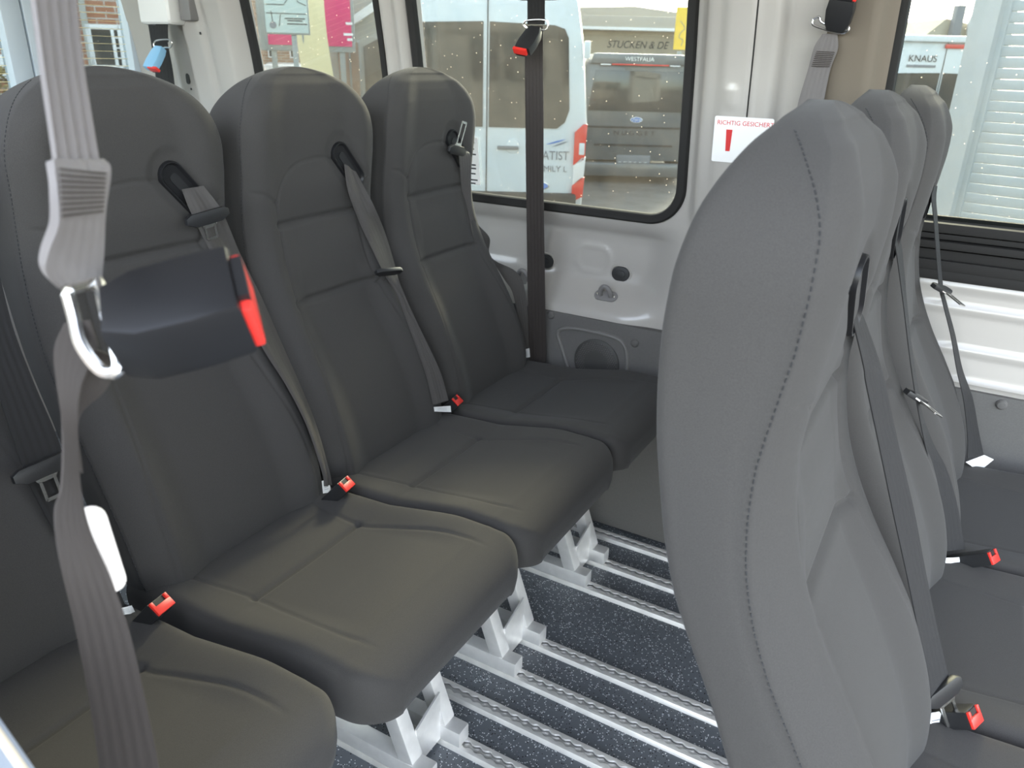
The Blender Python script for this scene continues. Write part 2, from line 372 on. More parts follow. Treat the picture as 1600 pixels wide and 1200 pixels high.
def build_wall():
    xs = np.arange(XR, XF + 0.001, 0.0075); zs = np.arange(0.58, 1.995, 0.0075)
    Xg, Zg = np.meshgrid(xs, zs); Yg = Yw(Xg, Zg)
    n, m = Xg.shape; v = np.stack([Xg, Yg, Zg], -1).reshape(-1, 3)
    xc = (Xg[:-1, :-1] + Xg[1:, 1:]) / 2; zc = (Zg[:-1, :-1] + Zg[1:, 1:]) / 2; keep = np.ones_like(xc, bool)
    for q in WIN.values(): keep &= sdrr(xc, zc, *q) > 0.0
    i, j = np.nonzero(keep); a = i * m + j
    mb = MB(); mb.v = [tuple(q) for q in v.tolist()]; mb.f = [tuple(q) for q in np.stack([a, a + 1, a + m + 1, a + m], 1).tolist()]
    return struct(obj('wall_back', mb, 'van_paint', angle=60))
wall = build_wall()
# outer skin of that side, so that the van has thickness
mb = MB(); mb.box(((XR + XF) / 2, 1.978, 0.2), (XF - XR, 0.03, 1.30)); obj('outer_skin', mb, 'van_paint', wall, world=True)
mb = MB(); mb.box(((XR + XF) / 2, 1.87, 1.84), (XF - XR, 0.03, 0.34)); obj('outer_skin', mb, 'van_paint', wall, world=True)

def sweep_rr(q, wd, dep, yoff=0.0, off=0.0, n=10):
    """rubber profile running round a window opening."""
    x0, x1, z0, z1, r = q; P = rrect(x0, x1, z0, z1, r, n); Pi = []
    # subdivide the straight runs
    full = []
    for a, b in zip(P, P[1:] + P[:1]):
        d = math.hypot(b[0] - a[0], b[1] - a[1]); k = max(1, int(d / 0.03))
        for t in range(k): full.append((a[0] + (b[0] - a[0]) * t / k, a[1] + (b[1] - a[1]) * t / k))
    mb = MB(); N = len(full); prof = [(-.5, .35), (-.38, 0.9), (-.1, 1.0), (.15, .85), (.3, 1.0), (.48, .55), (.5, -1.0), (-.5, -1.0)]
    for i in range(N):
        a, b, c = full[i - 1], full[i], full[(i + 1) % N]; tx, tz = c[0] - a[0], c[1] - a[1]; l = math.hypot(tx, tz); nx, nz = tz / l, -tx / l   # outward
        yb = float(Yw(b[0] + nx * 0.012, b[1] + nz * 0.012)) + yoff
        for u, vv in prof:
            o = off + u * wd; mb.v.append((b[0] + nx * o, yb - vv * dep, b[1] + nz * o))
    m = len(prof)
    for i in range(N):
        j = (i + 1) % N
        for k in range(m): mb.f.append((i * m + k, i * m + (k + 1) % m, j * m + (k + 1) % m, j * m + k))
    return mb
def pane(q, grow=0.012, y0=1.928, k=0.135):
    x0, x1, z0, z1, r = q; P = rrect(x0 - grow, x1 + grow, z0 - grow, z1 + grow, r, 8); mb = MB()
    n = len(P)
    for dy in (0, 0.004): mb.v += [(p[0], y0 + dy - k * (p[1] - 0.93), p[1]) for p in P]
    mb.f = [tuple(range(n)), tuple(range(n, 2 * n))[::-1]] + [(i, (i + 1) % n, n + (i + 1) % n, n + i) for i in range(n)]
    return mb
def window(nm, q, seal_w=0.026):
    x0, x1, z0, z1, r = q
    w_ = bpy.data.objects.new(nm, None); COL.objects.link(w_); w_.location = ((x0 + x1) / 2, 1.90, z0); struct(w_)
    obj('window_seal', sweep_rr(q, seal_w, 0.010), 'rubber', w_, world=True, angle=50)
    obj('glass_pane', pane(q), 'glass', w_, world=True, smooth=False)
    # the opening's return between inner skin and glass
    P = rrect(x0, x1, z0, z1, r, 8); mb = MB(); n = len(P)
    for p in P: mb.v.append((p[0], float(Yw(p[0], p[1])), p[1]))
    for p in P: mb.v.append((p[0], 1.926 - 0.135 * (p[1] - 0.93), p[1]))
    mb.f = [(i, (i + 1) % n, n + (i + 1) % n, n + i) for i in range(n)]
    obj('window_return', mb, 'van_paint', w_, world=True)
    return w_
window('window_1', WIN[1]); w2 = window('window_2', WIN[2])
# front sliding window with its black rails
w3 = bpy.data.objects.new('window_3', None); COL.objects.link(w3); w3.location = (0.4, 1.9, 0.9); struct(w3)
q3 = (-0.165, 0.96, 0.995, 1.64, 0.02); obj('glass_pane', pane(q3, 0.01), 'glass', w3, world=True, smooth=False)
def yl(z): return 1.905 - 0.135 * (z - 0.93)
for zz, hh, dd, yo in ((0.985, 0.020, 0.030, 0.0), (0.966, 0.012, 0.018, 0.0), (0.950, 0.016, 0.034, -0.008), (0.926, 0.022, 0.020, 0.0), (0.906, 0.022, 0.040, -0.006)):
    mb = MB(); mb.box((0.40, yl(zz) + yo, zz), (1.18, dd, hh), bev=0.003); obj('frame_rail', mb, 'rubber', w3, world=True)
mb = MB(); mb.box((0.40, 1.925, 0.940), (1.20, 0.012, 0.13)); obj('sun_blocker', mb, 'rubber', w3, world=True)  # added to block sun leaking through the gaps between the rails
mb = MB(); mb.box((0.40, 1.895, 0.885), (1.20, 0.022, 0.024), bev=0.006); obj('window_seal', mb, 'rubber', w3, world=True)
mb = MB(); R_ = Matrix.Rotation(math.atan(0.135), 3, 'X'); mb.box((-0.178, 1.866, 1.32), (0.016, 0.05, 0.80), R_, 0.003); obj('frame_stile', mb, 'rubber', w3, world=True)

# brown trim on the door pillar
def strip(x0, x1, z0, z1, off, m, name, parent, nx=12, nz=20, thick=0.004):
    P = [[(x, float(Yw(x, z)) - off, z) for x in np.linspace(x0, x1, nx)] for z in np.linspace(z0, z1, nz)]
    mb = MB(); mb.grid(P); Q = [[(p[0], p[1] + thick, p[2]) for p in r] for r in P]; mb.grid([r[::-1] for r in Q])
    return obj(name, mb, m, parent, world=True, angle=70)
strip(-0.306, -0.184, 0.98, 1.76, 0.006, 'pillar_trim', 'pillar_cover', wall)
mb = MB(); mb.tube([(-0.448, float(Yw(-0.448, z)) + 0.001, z) for z in np.linspace(0.95, 1.75, 30)], 0.0022, 6); obj('panel_joint', mb, 'rubber', wall, world=True)

# lower trim panel with the loudspeaker
YT = 1.858
t1 = MB(); t1.box(((XR - 0.35) / 2, YT + 0.012, 0.325), (-0.35 - XR, 0.024, 0.635), bev=0.004); trim1 = struct(obj('trim_1', t1, 'grey_trim'))
t2 = MB(); t2.box(((-0.30 + XF) / 2, YT + 0.022, 0.325), (XF + 0.30, 0.024, 0.635), bev=0.004); trim2 = struct(obj('trim_2', t2, 'grey_trim'))
def pxT(p, y=YT): return atY(p, y)
ridge = cr([pxT(p) for p in ((890, 580), (886, 567), (878, 543), (872, 522), (878, 514), (897, 513), (925, 518), (950, 524), (968, 531), (977, 543), (980, 560), (980, 580))], 6)
mb = MB(); mb.tube(ridge, 0.0065, 8); obj('speaker_rim', mb, 'trim_light', trim1, world=True)
c0 = pxT((932, 566)); mb = MB(); MY = Matrix.Rotation(math.radians(90), 3, 'X')
mb.lathe([(0.068, 0.0), (0.068, 0.002), (0.065, 0.004), (0.030, 0.006), (0.002, 0.007)], 40, MY, (c0[0], YT, c0[2])); sg = obj('speaker_grille', mb, 'speaker_mesh', trim1, world=True)
mb = MB()
for i in range(-9, 10):
    for j in range(-11, 12):
        gx, gz = i * 0.0066 + (j % 2) * 0.0033, j * 0.0057
        if math.hypot(gx, gz) < 0.062: mb.lathe([(0.0022, 0.0), (0.0018, 0.0012)], 6, MY, (c0[0] + gx, YT - 0.0045, c0[2] + gz))
g_ = obj('grille_studs', mb, 'grey_trim', sg, world=True); g_['kind'] = 'stuff'
for p, par, yy in (((861, 492), trim1, YT), ((992, 536), trim1, YT), ((1565, 632), trim2, YT + 0.01)):
    q = atY(p, yy); mb = MB(); mb.lathe([(0.0115, 0.0), (0.0115, 0.003), (0.008, 0.007), (0.002, 0.008)], 18, MY, tuple(q)); obj('trim_clip', mb, 'grey_trim', par, world=True)
def onwall(p):
    y = 1.9
    for _ in range(40): q = atY(p, y); y = 0.6 * y + 0.4 * float(Yw(q[0], q[2]))
    return atY(p, y)
# wall plugs and lashing eyes
for p, nm, lab in (((970, 428), 'wall_plug', 'black oval rubber plug right of the pressed oval below the side window'), ((852, 408), 'wall_plug', 'black oval rubber plug half hidden behind the hanging black strap at the far window')):
    q = onwall(p); yq = q[1]; mb = MB(); P = capsule(0.052, 0.040)
    mb.prism(P, 0.007, MY, (q[0], yq + .002, q[2]), bev=0.002); o = tag(obj(nm, mb, 'plug'), lab, 'plug', 'rubber plugs in the van wall')
    mb = MB(); ring = [(q[0] + a * 1.16, yq - .0005, q[2] + b * 1.16) for a, b in P]; mb.tube(ring, 0.0028, 6, True); obj('plug_lip', mb, 'van_paint', o)
    mb = MB(); mb.prism(capsule(0.030, 0.020), 0.003, MY, (q[0], yq - .004, q[2]), bev=0.001); obj('plug_centre', mb, 'plug', o)
def eye(p, yy, lab):
    q = onwall(p); t = thing('lashing_eye', tuple(q), lab, 'lashing eye', 'lashing eyes on the wall ledge')
    nrm = Vector((0, -0.66, 0.72)).normalized(); q = np.array(q) + np.array(nrm) * .001; M = frame((1, 0, 0), nrm.cross(Vector((1, 0, 0))))
    if (M @ Vector((0, 0, 1))).dot(nrm) < 0: M = frame((1, 0, 0), -nrm.cross(Vector((1, 0, 0))))
    mb = MB(); mb.prism(capsule(0.068, 0.032), 0.004, M, tuple(q), bev=0.0008); obj('base_plate', mb, 'housing_grey', t, world=True)
    for s in (-1, 1):
        mb = MB(); mb.lathe([(0.004, 0), (0.004, 0.002), (0.002, 0.004)], 12, M, Vector(q) + M @ Vector((0.025 * s, 0, 0.004))); obj('rivet', mb, 'steel', t, world=True)
    mb = MB(); pts = [Vector(q) + M @ Vector((0.0150 * math.cos(a), 0.010 * max(math.sin(a), 0), 0.008 + 0.024 * max(math.sin(a), -0.2))) for a in np.linspace(-0.25, math.pi + 0.25, 18)]
    mb.tube(pts, 0.0064, 10); obj('loop', mb, 'housing_grey', t, world=True)
eye((947, 463), 1.893, 'grey lashing eye on the wall ledge below the rubber plug')
eye((819, 437), 1.893, 'grey lashing eye on the wall ledge beside the folded belt of the window seat')

# rear end: doors with heated glass
wl_ = MB(); wl_.box((XR - 0.02, 1.02, 0.45), (0.04, 1.80, 0.90)); wl_.box((XR - 0.02, 1.02, 1.90), (0.04, 1.80, 0.22)); wall_left = struct(obj('wall_left', wl_, 'van_paint', smooth=False))
def rdoor(nm, y0, y1, stile, m):
    d = bpy.data.objects.new(nm, None); COL.objects.link(d); d.location = (XR, (y0 + y1) / 2, 0); struct(d)
    for a, b in ((y0, y0 + stile[0]), (y1 - stile[1], y1)):
        mb = MB(); mb.box((XR - 0.02, (a + b) / 2, 1.30), (0.05, b - a, 0.95), bev=0.008); obj('door_frame', mb, m, d, world=True)
    mb = MB(); mb.box((XR - 0.02, (y0 + y1) / 2, 0.93), (0.05, y1 - y0, 0.16), bev=0.008); obj('door_frame', mb, m, d, world=True)
    mb = MB(); mb.box((XR - 0.02, (y0 + y1) / 2, 1.74), (0.05, y1 - y0, 0.10), bev=0.008); obj('door_frame', mb, m, d, world=True)
    mb = MB(); mb.box((XR - 0.03, (y0 + y1) / 2, 1.33), (0.004, y1 - y0 - 0.02, 0.80)); g = obj('glass_pane', mb, 'glass', d, world=True, smooth=False)
    mb = MB()
    for zz in np.arange(1.02, 1.70, 0.024): mb.box((XR - 0.026, (y0 + y1) / 2, zz), (0.001, y1 - y0 - 0.08, 0.0016))
    obj('heating_wires', mb, 'pale_cream', g, world=True)['kind'] = 'stuff'
rdoor('door_1', 1.545, 1.955, (0.075, 0.050), 'van_blue')
rdoor('door_2', 0.14, 1.540, (0.06, 0.065), 'van_blue')

# near side of the van: the part behind the open sliding door
NW = 0.10
P1, P2 = atY((0, 1115), NW + 0.02), atY((52, 1190), NW + 0.02)
dxz = (P2 - P1) / np.linalg.norm(P2 - P1)
A_ = P1 - dxz * 0.06; B_ = P2 + dxz * 0.03
poly = [(XR, 0.0), (B_[0], 0.0), (B_[0], B_[2]), (A_[0], A_[2]), (A_[0] - 0.06, A_[2] + 0.02), (XR, A_[2] + 0.02)]
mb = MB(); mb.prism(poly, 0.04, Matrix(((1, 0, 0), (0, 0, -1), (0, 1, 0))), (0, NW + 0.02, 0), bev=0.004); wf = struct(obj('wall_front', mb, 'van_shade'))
mb = MB(); mb.tube([(B_[0], NW + 0.015, 0.05), (B_[0], NW + 0.015, B_[2]), (A_[0], NW + 0.015, A_[2]), (A_[0] - 0.06, NW + 0.015, A_[2] + 0.02), (A_[0] - 0.5, NW + 0.015, A_[2] + 0.02)], 0.0022, 8); obj('sunlit_edge', mb, 'beige_render', wf)  # beige colour stands in for golden sunlight along the panel edge
for x0, x1 in ((-0.66, -0.50), (-2.68, -2.45), (-1.60, -1.45)):
    mb = MB(); mb.box(((x0 + x1) / 2, NW - 0.01 + 0.03, 1.48), (x1 - x0, 0.06, 1.00), bev=0.01); obj('pillar', mb, 'van_paint', wf)
mb = MB(); mb.box(((XR + XF) / 2, NW + 0.03, 1.96), (XF - XR, 0.08, 0.10), bev=0.01); obj('roof_rail', mb, 'van_paint', wf)
mb = MB(); mb.box((0.45, NW + 0.0, -0.07), (1.7, 0.10, 0.10), bev=0.01); obj('door_sill', mb, 'rubber', wf)

# ------------------------------------------------------------------ floor rails
RAILS = [0.62, 0.735, 0.855, 0.965, 1.075, 1.19, 1.307, 1.565, 1.682, 1.81]
def rail_mesh(L):
    mb = MB(); hw = 0.017
    # side flanges (sloping) and floor of the channel
    for s in (-1, 1):
        P = [[(x, s * hw * 1.25, 0.0), (x, s * hw * 1.2, 0.004), (x, s * hw, 0.010), (x, s * 0.0125, 0.0105)] for x in (0, L)]
        mb.grid(P)
        # scalloped lip: holes every 25 mm
        xs = np.arange(0, L + 1e-6, 0.003125); inner = 0.0055 + 0.0045 * np.abs(np.cos(np.pi * xs / 0.025)) ** 3
        top = [[(x, s * 0.0125, 0.0105), (x, s * i, 0.0105), (x, s * i, 0.006)] for x, i in zip(xs, inner)]
        mb.grid(top)
    return mb
L_ = XF - XR - 0.35; rm = None
lab = ['aluminium floor rail under the door-side edge of the second seat', 'aluminium floor rail second in from the door side', 'aluminium floor rail third in from the door side', 'aluminium floor rail carrying the nearest visible seat frame', 'empty aluminium floor rail between the nearest and the middle seat frame', 'aluminium floor rail under the near foot of the middle seat frame', 'aluminium floor rail under the far foot of the middle seat frame', 'aluminium floor rail under the near foot of the frame of the window seat', 'aluminium floor rail under the far foot of the frame of the window seat', 'empty aluminium floor rail nearest the far wall']
for i, y in enumerate(RAILS):
    t = thing('floor_rail', (XR + 0.25, y, 0.0), lab[i], 'floor rail', 'aluminium lashing rails in the floor')
    if rm is None:
        a = obj('rail_profile', rail_mesh(L_), 'rail_metal', t, angle=40); mb = MB(); mb.box((L_ / 2, 0, 0.002), (L_, 0.026, 0.004)); b = obj('rail_slot', mb, 'rail_slot', t); rm = (a, b)
    else:
        for q in rm: c = q.copy(); COL.objects.link(c); c.parent = t

# ================================================================== seats
ZT = 1.272
_z = np.array([.42, .46, .50, .55, .60, .65, .70, .75, .80, .85, .90, .95, 1.0, 1.05, 1.10, 1.15, 1.20, 1.24, 1.26, ZT])
_xf = np.array([-.01, -.002, 0, -.008, -.024, -.045, -.070, -.097, -.126, -.150, -.166, -.174, -.176, -.173, -.169, -.163, -.163, -.174, -.188, -.215])   # front, centre line
_xr = np.array([-.085, -.095, -.105, -.118, -.135, -.155, -.176, -.197, -.222, -.247, -.262, -.272, -.281, -.285, -.286, -.282, -.271, -.252, -.238, -.222])  # rear
_w = np.array([.150, .185, .200, .2035, .2035, .203, .201, .198, .195, .191, .188, .186, .185, .185, .185, .185, .185, .185, .185, .185])
def xf_(z): return np.interp(z, _z, _xf)
def seg_d(y, z, pts):          # distance to a polyline in the (|y|, z) plane
    d = np.full(np.shape(y), 9.0)
    for (a, b), (c, e) in zip(pts, pts[1:]):
        vx, vz = c - a, e - b; t = np.clip(((y - a) * vx + (z - b) * vz) / (vx * vx + vz * vz), 0, 1)
        d = np.minimum(d, np.hypot(y - a - t * vx, z - b - t * vz))
    return d
SEAM_H = [(0, .985), (.112, .985)], [(0, .832), (.122, .832)]
SEAM_V = [(.118, 1.030), (.114, .985), (.116, .90), (.124, .832), (.140, .74), (.158, .63), (.162, .48)]
SEAM_D = [(.118, 1.030), (.150, 1.050), (.185, 1.058)]
SEAM_A = [(.118, 1.030), (.105, 1.060), (.080, 1.084), (.045, 1.099), (0, 1.104)]
def _smooth_curve(p): return [tuple(q) for q in cr([(a, b) for a, b in p], 6)]
SEAM_Vs, SEAM_As = _smooth_curve(SEAM_V), _smooth_curve(SEAM_A)
def front_off(u, y, z):         # relief of the front face over the centre-line profile; u = |y| / half width
    bol = np.interp(z, [.45, .55, .70, .85, 1.0, 1.10, 1.20, 1.25], [.016, .022, .028, .022, .010, .012, .010, .002])
    o = bol * sm(.42, .78, u) - (bol + np.interp(z, [.5, .8, 1.0, 1.10, 1.20, ZT], [.018, .020, .014, .007, .012, .010])) * np.clip((u - .72) / .28, 0, 1) ** 2.2
    ay = np.abs(y)
    for s in SEAM_H: o = o - 0.0085 * np.exp(-(seg_d(ay, z, s) / .0065) ** 2)
    o = o - 0.0024 * np.exp(-(seg_d(ay, z, SEAM_Vs) / .0032) ** 2)
    o = o - 0.0030 * (1 - sm(.86, .96, u)) * np.exp(-(seg_d(ay, z, SEAM_D) / .0035) ** 2)
    o = o - 0.0022 * np.exp(-(seg_d(ay, z, SEAM_As) / .0032) ** 2)
    o = o - 0.004 * (1 - sm(.026, .044, seg_d(np.asarray(y), z, [(.066, 1.113), (.118, 1.051)])))      # dish for the belt guide
    # soft cushions between the seams
    ins = 1 - sm(.085, .125, ay)
    o = o + 0.010 * ins * (np.exp(-((z - .908) / .055) ** 2) + np.exp(-((z - 1.045) / .04) ** 2) * .6)
    return o
_fz, _fw, _fx, _fr = None, None, None, None
def _sp(z, arr):                # smooth interpolation of the station tables
    h = 0.016; return (np.interp(z - h, _z, arr) + 2 * np.interp(z, _z, arr) + np.interp(z + h, _z, arr)) / 4
def half_w(z):
    a = _sp(z, _w); top = np.clip((ZT - z) / (ZT - 1.13), 0, 1)
    arch = .1851 * np.sqrt(np.clip(1 - (1 - top) ** 2.35, 0, 1)); return np.where(z > 1.13, arch, a)
def back_mesh():
    zl = np.concatenate([np.linspace(.42, 1.12, 236, endpoint=False), ZT - (ZT - 1.12) * (1 - np.linspace(0, 1, 64)) ** 2]); zl[-1] = ZT - 1e-4
    nf, nsd, nr = 131, 9, 24; rows = []
    for z in zl:
        w = max(float(half_w(z)), .003); x0 = float(_sp(z, _xf)); xr = float(_sp(z, _xr)); u = np.linspace(-1, 1, nf); y = u * w
        rs = min(1.0, w / .06); x = x0 + front_off(np.abs(u), y, np.full(nf, z)) * rs
        row = [(x[i], y[i], z) for i in range(nf)]
        xs = x[-1]; wr = w * .985; rc = min(.016, w * .5)
        for k in range(1, nsd + 1):                      # +y side towards the rear
            t = k / nsd; row.append((xs + (xr + rc - xs) * t, w * (1 + .012 * math.sin(math.pi * t)) + (wr - w) * t + (-0.0022 * float(1 - sm(1.10, 1.16, z)) if k == 1 else 0), z))
        for k in range(1, 6):
            a = math.pi / 2 * k / 5; row.append((xr + rc - rc * math.sin(a), wr - rc + rc * math.cos(a), z))
        for k in range(1, nr): t = k / nr; row.append((xr - .004 * math.sin(math.pi * t), (wr - rc) * (1 - 2 * t), z))
        for k in range(0, 5):
            a = math.pi / 2 * (5 - k) / 5; row.append((xr + rc - rc * math.sin(a), -(wr - rc + rc * math.cos(a)), z))
        for k in range(nsd, 0, -1):
            t = k / nsd; row.append((xs + (xr + rc - xs) * t, -(w * (1 + .012 * math.sin(math.pi * t)) + (wr - w) * t + (-0.0022 * float(1 - sm(1.10, 1.16, z)) if k == 1 else 0)), z))
        rows.append(row)
    m = len(rows[0]); mb = MB(); mb.v = [q for r in rows for q in r]
    for i in range(len(rows) - 1):
        for k in range(m): mb.f.append((i * m + k, i * m + (k + 1) % m, (i + 1) * m + (k + 1) % m, (i + 1) * m + k))
    mb.f += [tuple(range(m))[::-1], tuple((len(rows) - 1) * m + k for k in range(m))]
    return mb
def surf(y, z, X0, yc):         # front face of a backrest in world coordinates
    w = float(half_w(z)); u = min(abs(y - yc) / max(w, .01), 1.0)
    return X0 + float(_sp(z, _xf)) + float(front_off(np.array([u]), np.array([y - yc]), np.array([z]))[0])
def on_seat(p, X0, yc, off):    # pixel -> point on the backrest's front face, lifted by off
    r = ray(p); t = np.arange(0.3e-3, 2.6e-3, 2.0e-6); x, y, z = r[0] * t, r[1] * t, H + r[2] * t
    w = np.maximum(half_w(z), .01); u = np.minimum(np.abs(y - yc) / w, 1.0)
    sx = X0 + _sp(z, _xf) + front_off(u, y - yc, z)
    k = np.nonzero((x - sx < off) & (np.abs(y - yc) < .30) & (z > .44))[0]
    if len(k): return np.array([x[k[0]], y[k[0]], z[k[0]]])
    n = np.array([.75, 0, .19]); p0 = np.array([X0 + off, 0, .5]); o = np.array([0, 0, H]); tt = ((p0 - o) @ n) / (r @ n); return o + r * tt

# cushion ------------------------------------------------------------
CX0, CX1 = -.07, .458
def cw(x): # half width
    r = .055; base = np.interp(x, [-.07, 0, .1, .3, .45], [.202, .204, .2055, .206, .206])
    return base - np.where(x > CX1 - r, r - np.sqrt(np.clip(r * r - (x - CX1 + r) ** 2, 0, None)), 0)
def ctop(x, y):
    z = np.interp(x, [-.07, 0, .08, .16, .28, .38, .458], [.488, .496, .500, .504, .528, .545, .543])
    ay = np.abs(y); z = z + .012 * sm(.11, .185, ay) * (1 - sm(.30, .40, x))
    lon = _CL; z = z - .0026 * (1 - sm(.36, .42, x)) * np.exp(-(seg_d(ay, x, lon) / .0035) ** 2) - .006 * np.exp(-(seg_d(ay, x, [(0, .146), (.123, .144)]) / .006) ** 2)
    es = np.clip(cw(x) - ay, 0, .022); ef = np.clip(CX1 - x, 0, .052)
    z = z - (.022 - np.sqrt(np.clip(.022 ** 2 - (.022 - es) ** 2, 0, None))) - (.052 - np.sqrt(np.clip(.052 ** 2 - (.052 - ef) ** 2, 0, None))) * .8
    return z
_CL = [tuple(q) for q in cr([(.142, -.02), (.136, .03), (.123, .144), (.133, .22), (.146, .33), (.140, .44)], 6)]
def cushion_mesh():
    xs = np.unique(np.clip(np.concatenate([np.linspace(CX0, CX1 - .055, 120), CX1 - .055 + .055 * np.sin(np.linspace(0, math.pi / 2, 40))]), CX0, CX1)); nu = 113
    s = np.sin(np.linspace(-math.pi / 2, math.pi / 2, nu)) * .35 + np.linspace(-1, 1, nu) * .65
    P = []
    for x in xs:
        w = float(cw(x)); y = s * w; z = ctop(np.full(nu, x), y); P.append([(x, y[k], z[k]) for k in range(nu)])
    mb = MB(); mb.grid(P); m = nu; n = len(xs)
    loop = [(0, j) for j in range(m)] + [(i, m - 1) for i in range(1, n)] + [(n - 1, j) for j in range(m - 2, -1, -1)] + [(i, 0) for i in range(n - 2, 0, -1)]
    base = [i * m + j for i, j in loop]; prev = base
    for f, (dz, ins) in enumerate(((.35, 0.0), (.8, .002), (1.0, .012), (1.0, .05))):
        cur = []
        for b in base:
            x, y, z = mb.v[b]; zb = np.interp(x, [-.07, .3, .445], [.425, .435, .450])
            k = 1 - ins / .2; cur.append(len(mb.v)); mb.v.append((.19 + (x - .19) * k, y * k, z + (zb - z) * dz))
        N = len(base); mb.f += [(prev[i], prev[(i + 1) % N], cur[(i + 1) % N], cur[i]) for i in range(N)]; prev = cur
    mb.f.append(tuple(prev))
    return mb
def stitches():                 # dashed thread along the edge of the side panel, rounding off below the top of the head
    mb = MB()
    def pt(z, s, t):
        w = float(half_w(z)); x0 = float(_sp(z, _xf)); xs = x0 + float(front_off(np.array([1.0]), np.array([w]), np.array([z]))[0]) * min(1, w / .06)
        xr = float(_sp(z, _xr)) + .016; return np.array((xs + (xr - xs) * t - .0008, s * (w * (1 + .012 * math.sin(math.pi * t)) - .015 * w * t + .0003), z))
    path = [(z, 0.0) for z in np.arange(.47, 1.180, .003)] + [(1.180 + .074 * math.sin(a), .90 * (1 - math.cos(a))) for a in np.linspace(0, math.pi / 2, 60)]
    for s in (-1, 1):
        P = [pt(z, s, t) for z, t in path]; acc = 0.0
        D = [0.0]
        for a, b in zip(P, P[1:]): D.append(D[-1] + np.linalg.norm(b - a))
        D = np.array(D); P = np.array(P)
        for d in np.arange(0, D[-1] - .004, .0066):
            q = [tuple(np.array([np.interp(d + e, D, P[:, k]) for k in range(3)])) for e in (0, .0038)]
            mb.tube(q, .0007, 5)
    return mb
BM, CM, SM = back_mesh(), cushion_mesh(), stitches()

def rot_to(d):                  # matrix whose z axis is d
    return Vector(d).to_track_quat('Z', 'Y').to_matrix()
def sq_tube(mb, a, b, wd, bev=.003):
    a, b = Vector(a), Vector(b); d = b - a; x = Vector((0, 1, 0)); M = frame(x, d.cross(x)); M = Matrix((x, M.col[1].normalized(), d.normalized())).transposed()
    mb.box((a + b) / 2, (wd, wd, d.length), M, bev)
def leg_parts(parent, ys):      # frame on two floor rails; ys = local y of the rails
    made = []
    for y in ys:
        mb = MB(); mb.box((.135, y, .030), (.40, .036, .038), bev=.004); made.append(obj('base_bar', mb, 'aluminium', parent))
        for xa, xb, zt in ((.285, .150, .43), (-.02, -.02, .43)):
            mb = MB(); sq_tube(mb, (xa, y, .046), (xb, y, zt), .034); made.append(obj('leg', mb, 'aluminium', parent))
    ym = sum(ys) / 2
    mb = MB(); mb.prism([(ys[0] + .016, .012), (ys[1] - .016, .012), (ys[1] - .016, .135), (ys[0] + .016, .105)], .004, frame((0, 1, 0), (0, 0, 1)), (.284, 0, 0)); made.append(obj('gusset_plate', mb, 'aluminium', parent))
    mb = MB(); mb.box((.16, 0, .425), (.42, .34, .030), bev=.006); made.append(obj('seat_pan', mb, 'shell_plastic', parent))
    return made
GA = 'black fabric seats in the rear row'; GB = 'black fabric seats in the front row'
XA, XB = -.972, .095
SEATS = [  # name key, X0, yc, rails, label, group
    ('a1', XA - .02, .345, (.62 - .40, .735 - .40), 'black seat cut off by the left edge, nearest the door in the rear row', GA),
    ('a2', XA, .779, (.855, .965), 'black seat with open belt tongue behind the dangling foreground buckle, rear row', GA),
    ('a3', XA, 1.189, (1.19, 1.307), 'middle black seat of the three fully visible ones in the rear row', GA),
    ('a4', XA, 1.604, (1.565, 1.682), 'black seat in the rear row beside the far side window', GA),
    ('b1', XB, .755, (.735, .855), 'black seat in the front row nearest the camera, its side panel facing us', GB),
    ('b2', XB, 1.172, (1.075, 1.19), 'black seat in the middle of the front row, mostly behind its neighbour', GB),
    ('b3', XB + .017, 1.588, (1.565, 1.682), 'black seat of the front row farthest from the camera, sunlit on top', GB)]
proto = None; SEAT = {}
def bezel(parent, y, z, ang, big=1.0):
    """belt guide: oblong black cup let into the backrest near the shoulder."""
    x = surf(y, z, 0, 0); dx = (surf(y, z + .03, 0, 0) - surf(y, z - .03, 0, 0)) / .06; dy = (surf(y + .02, z, 0, 0) - surf(y - .02, z, 0, 0)) / .04
    nrm = Vector((1, -dy, -dx)).normalized(); ax = Vector((0, math.cos(ang), math.sin(ang))); M = frame(ax, nrm.cross(ax))
    if (M @ Vector((0, 0, 1))).dot(nrm) < 0: M = frame(ax, -nrm.cross(ax))
    L, W = .116 * big, .046 * big; o = Vector((x, y, z)); mb = MB(); outl = capsule(L, W, 12); n = len(outl)
    prof = [(1.0, -.010), (1.0, .005), (.95, .0085), (.86, .0085), (.77, .006), (.70, .004)]
    for k, h in prof:
        for a, b in outl:
            s = Vector((a, b, 0)); r = W / 2; core = max(-(L / 2 - r), min(L / 2 - r, a)); q = Vector((core + (a - core) * k, b * k, h)); mb.v.append(tuple(o + M @ q))
    for i in range(len(prof) - 1):
        for k in range(n): mb.f.append((i * n + k, i * n + (k + 1) % n, (i + 1) * n + (k + 1) % n, (i + 1) * n + k))
    mb.f.append(tuple((len(prof) - 1) * n + k for k in range(n))); g = obj('belt_guide', mb, 'black_gloss', parent)
    mb = MB(); mb.prism(capsule(L * .62, W * .34), .002, M, tuple(o + M @ Vector((0, 0, .0035)))); obj('guide_slot', mb, 'black_plastic', g)
    return g
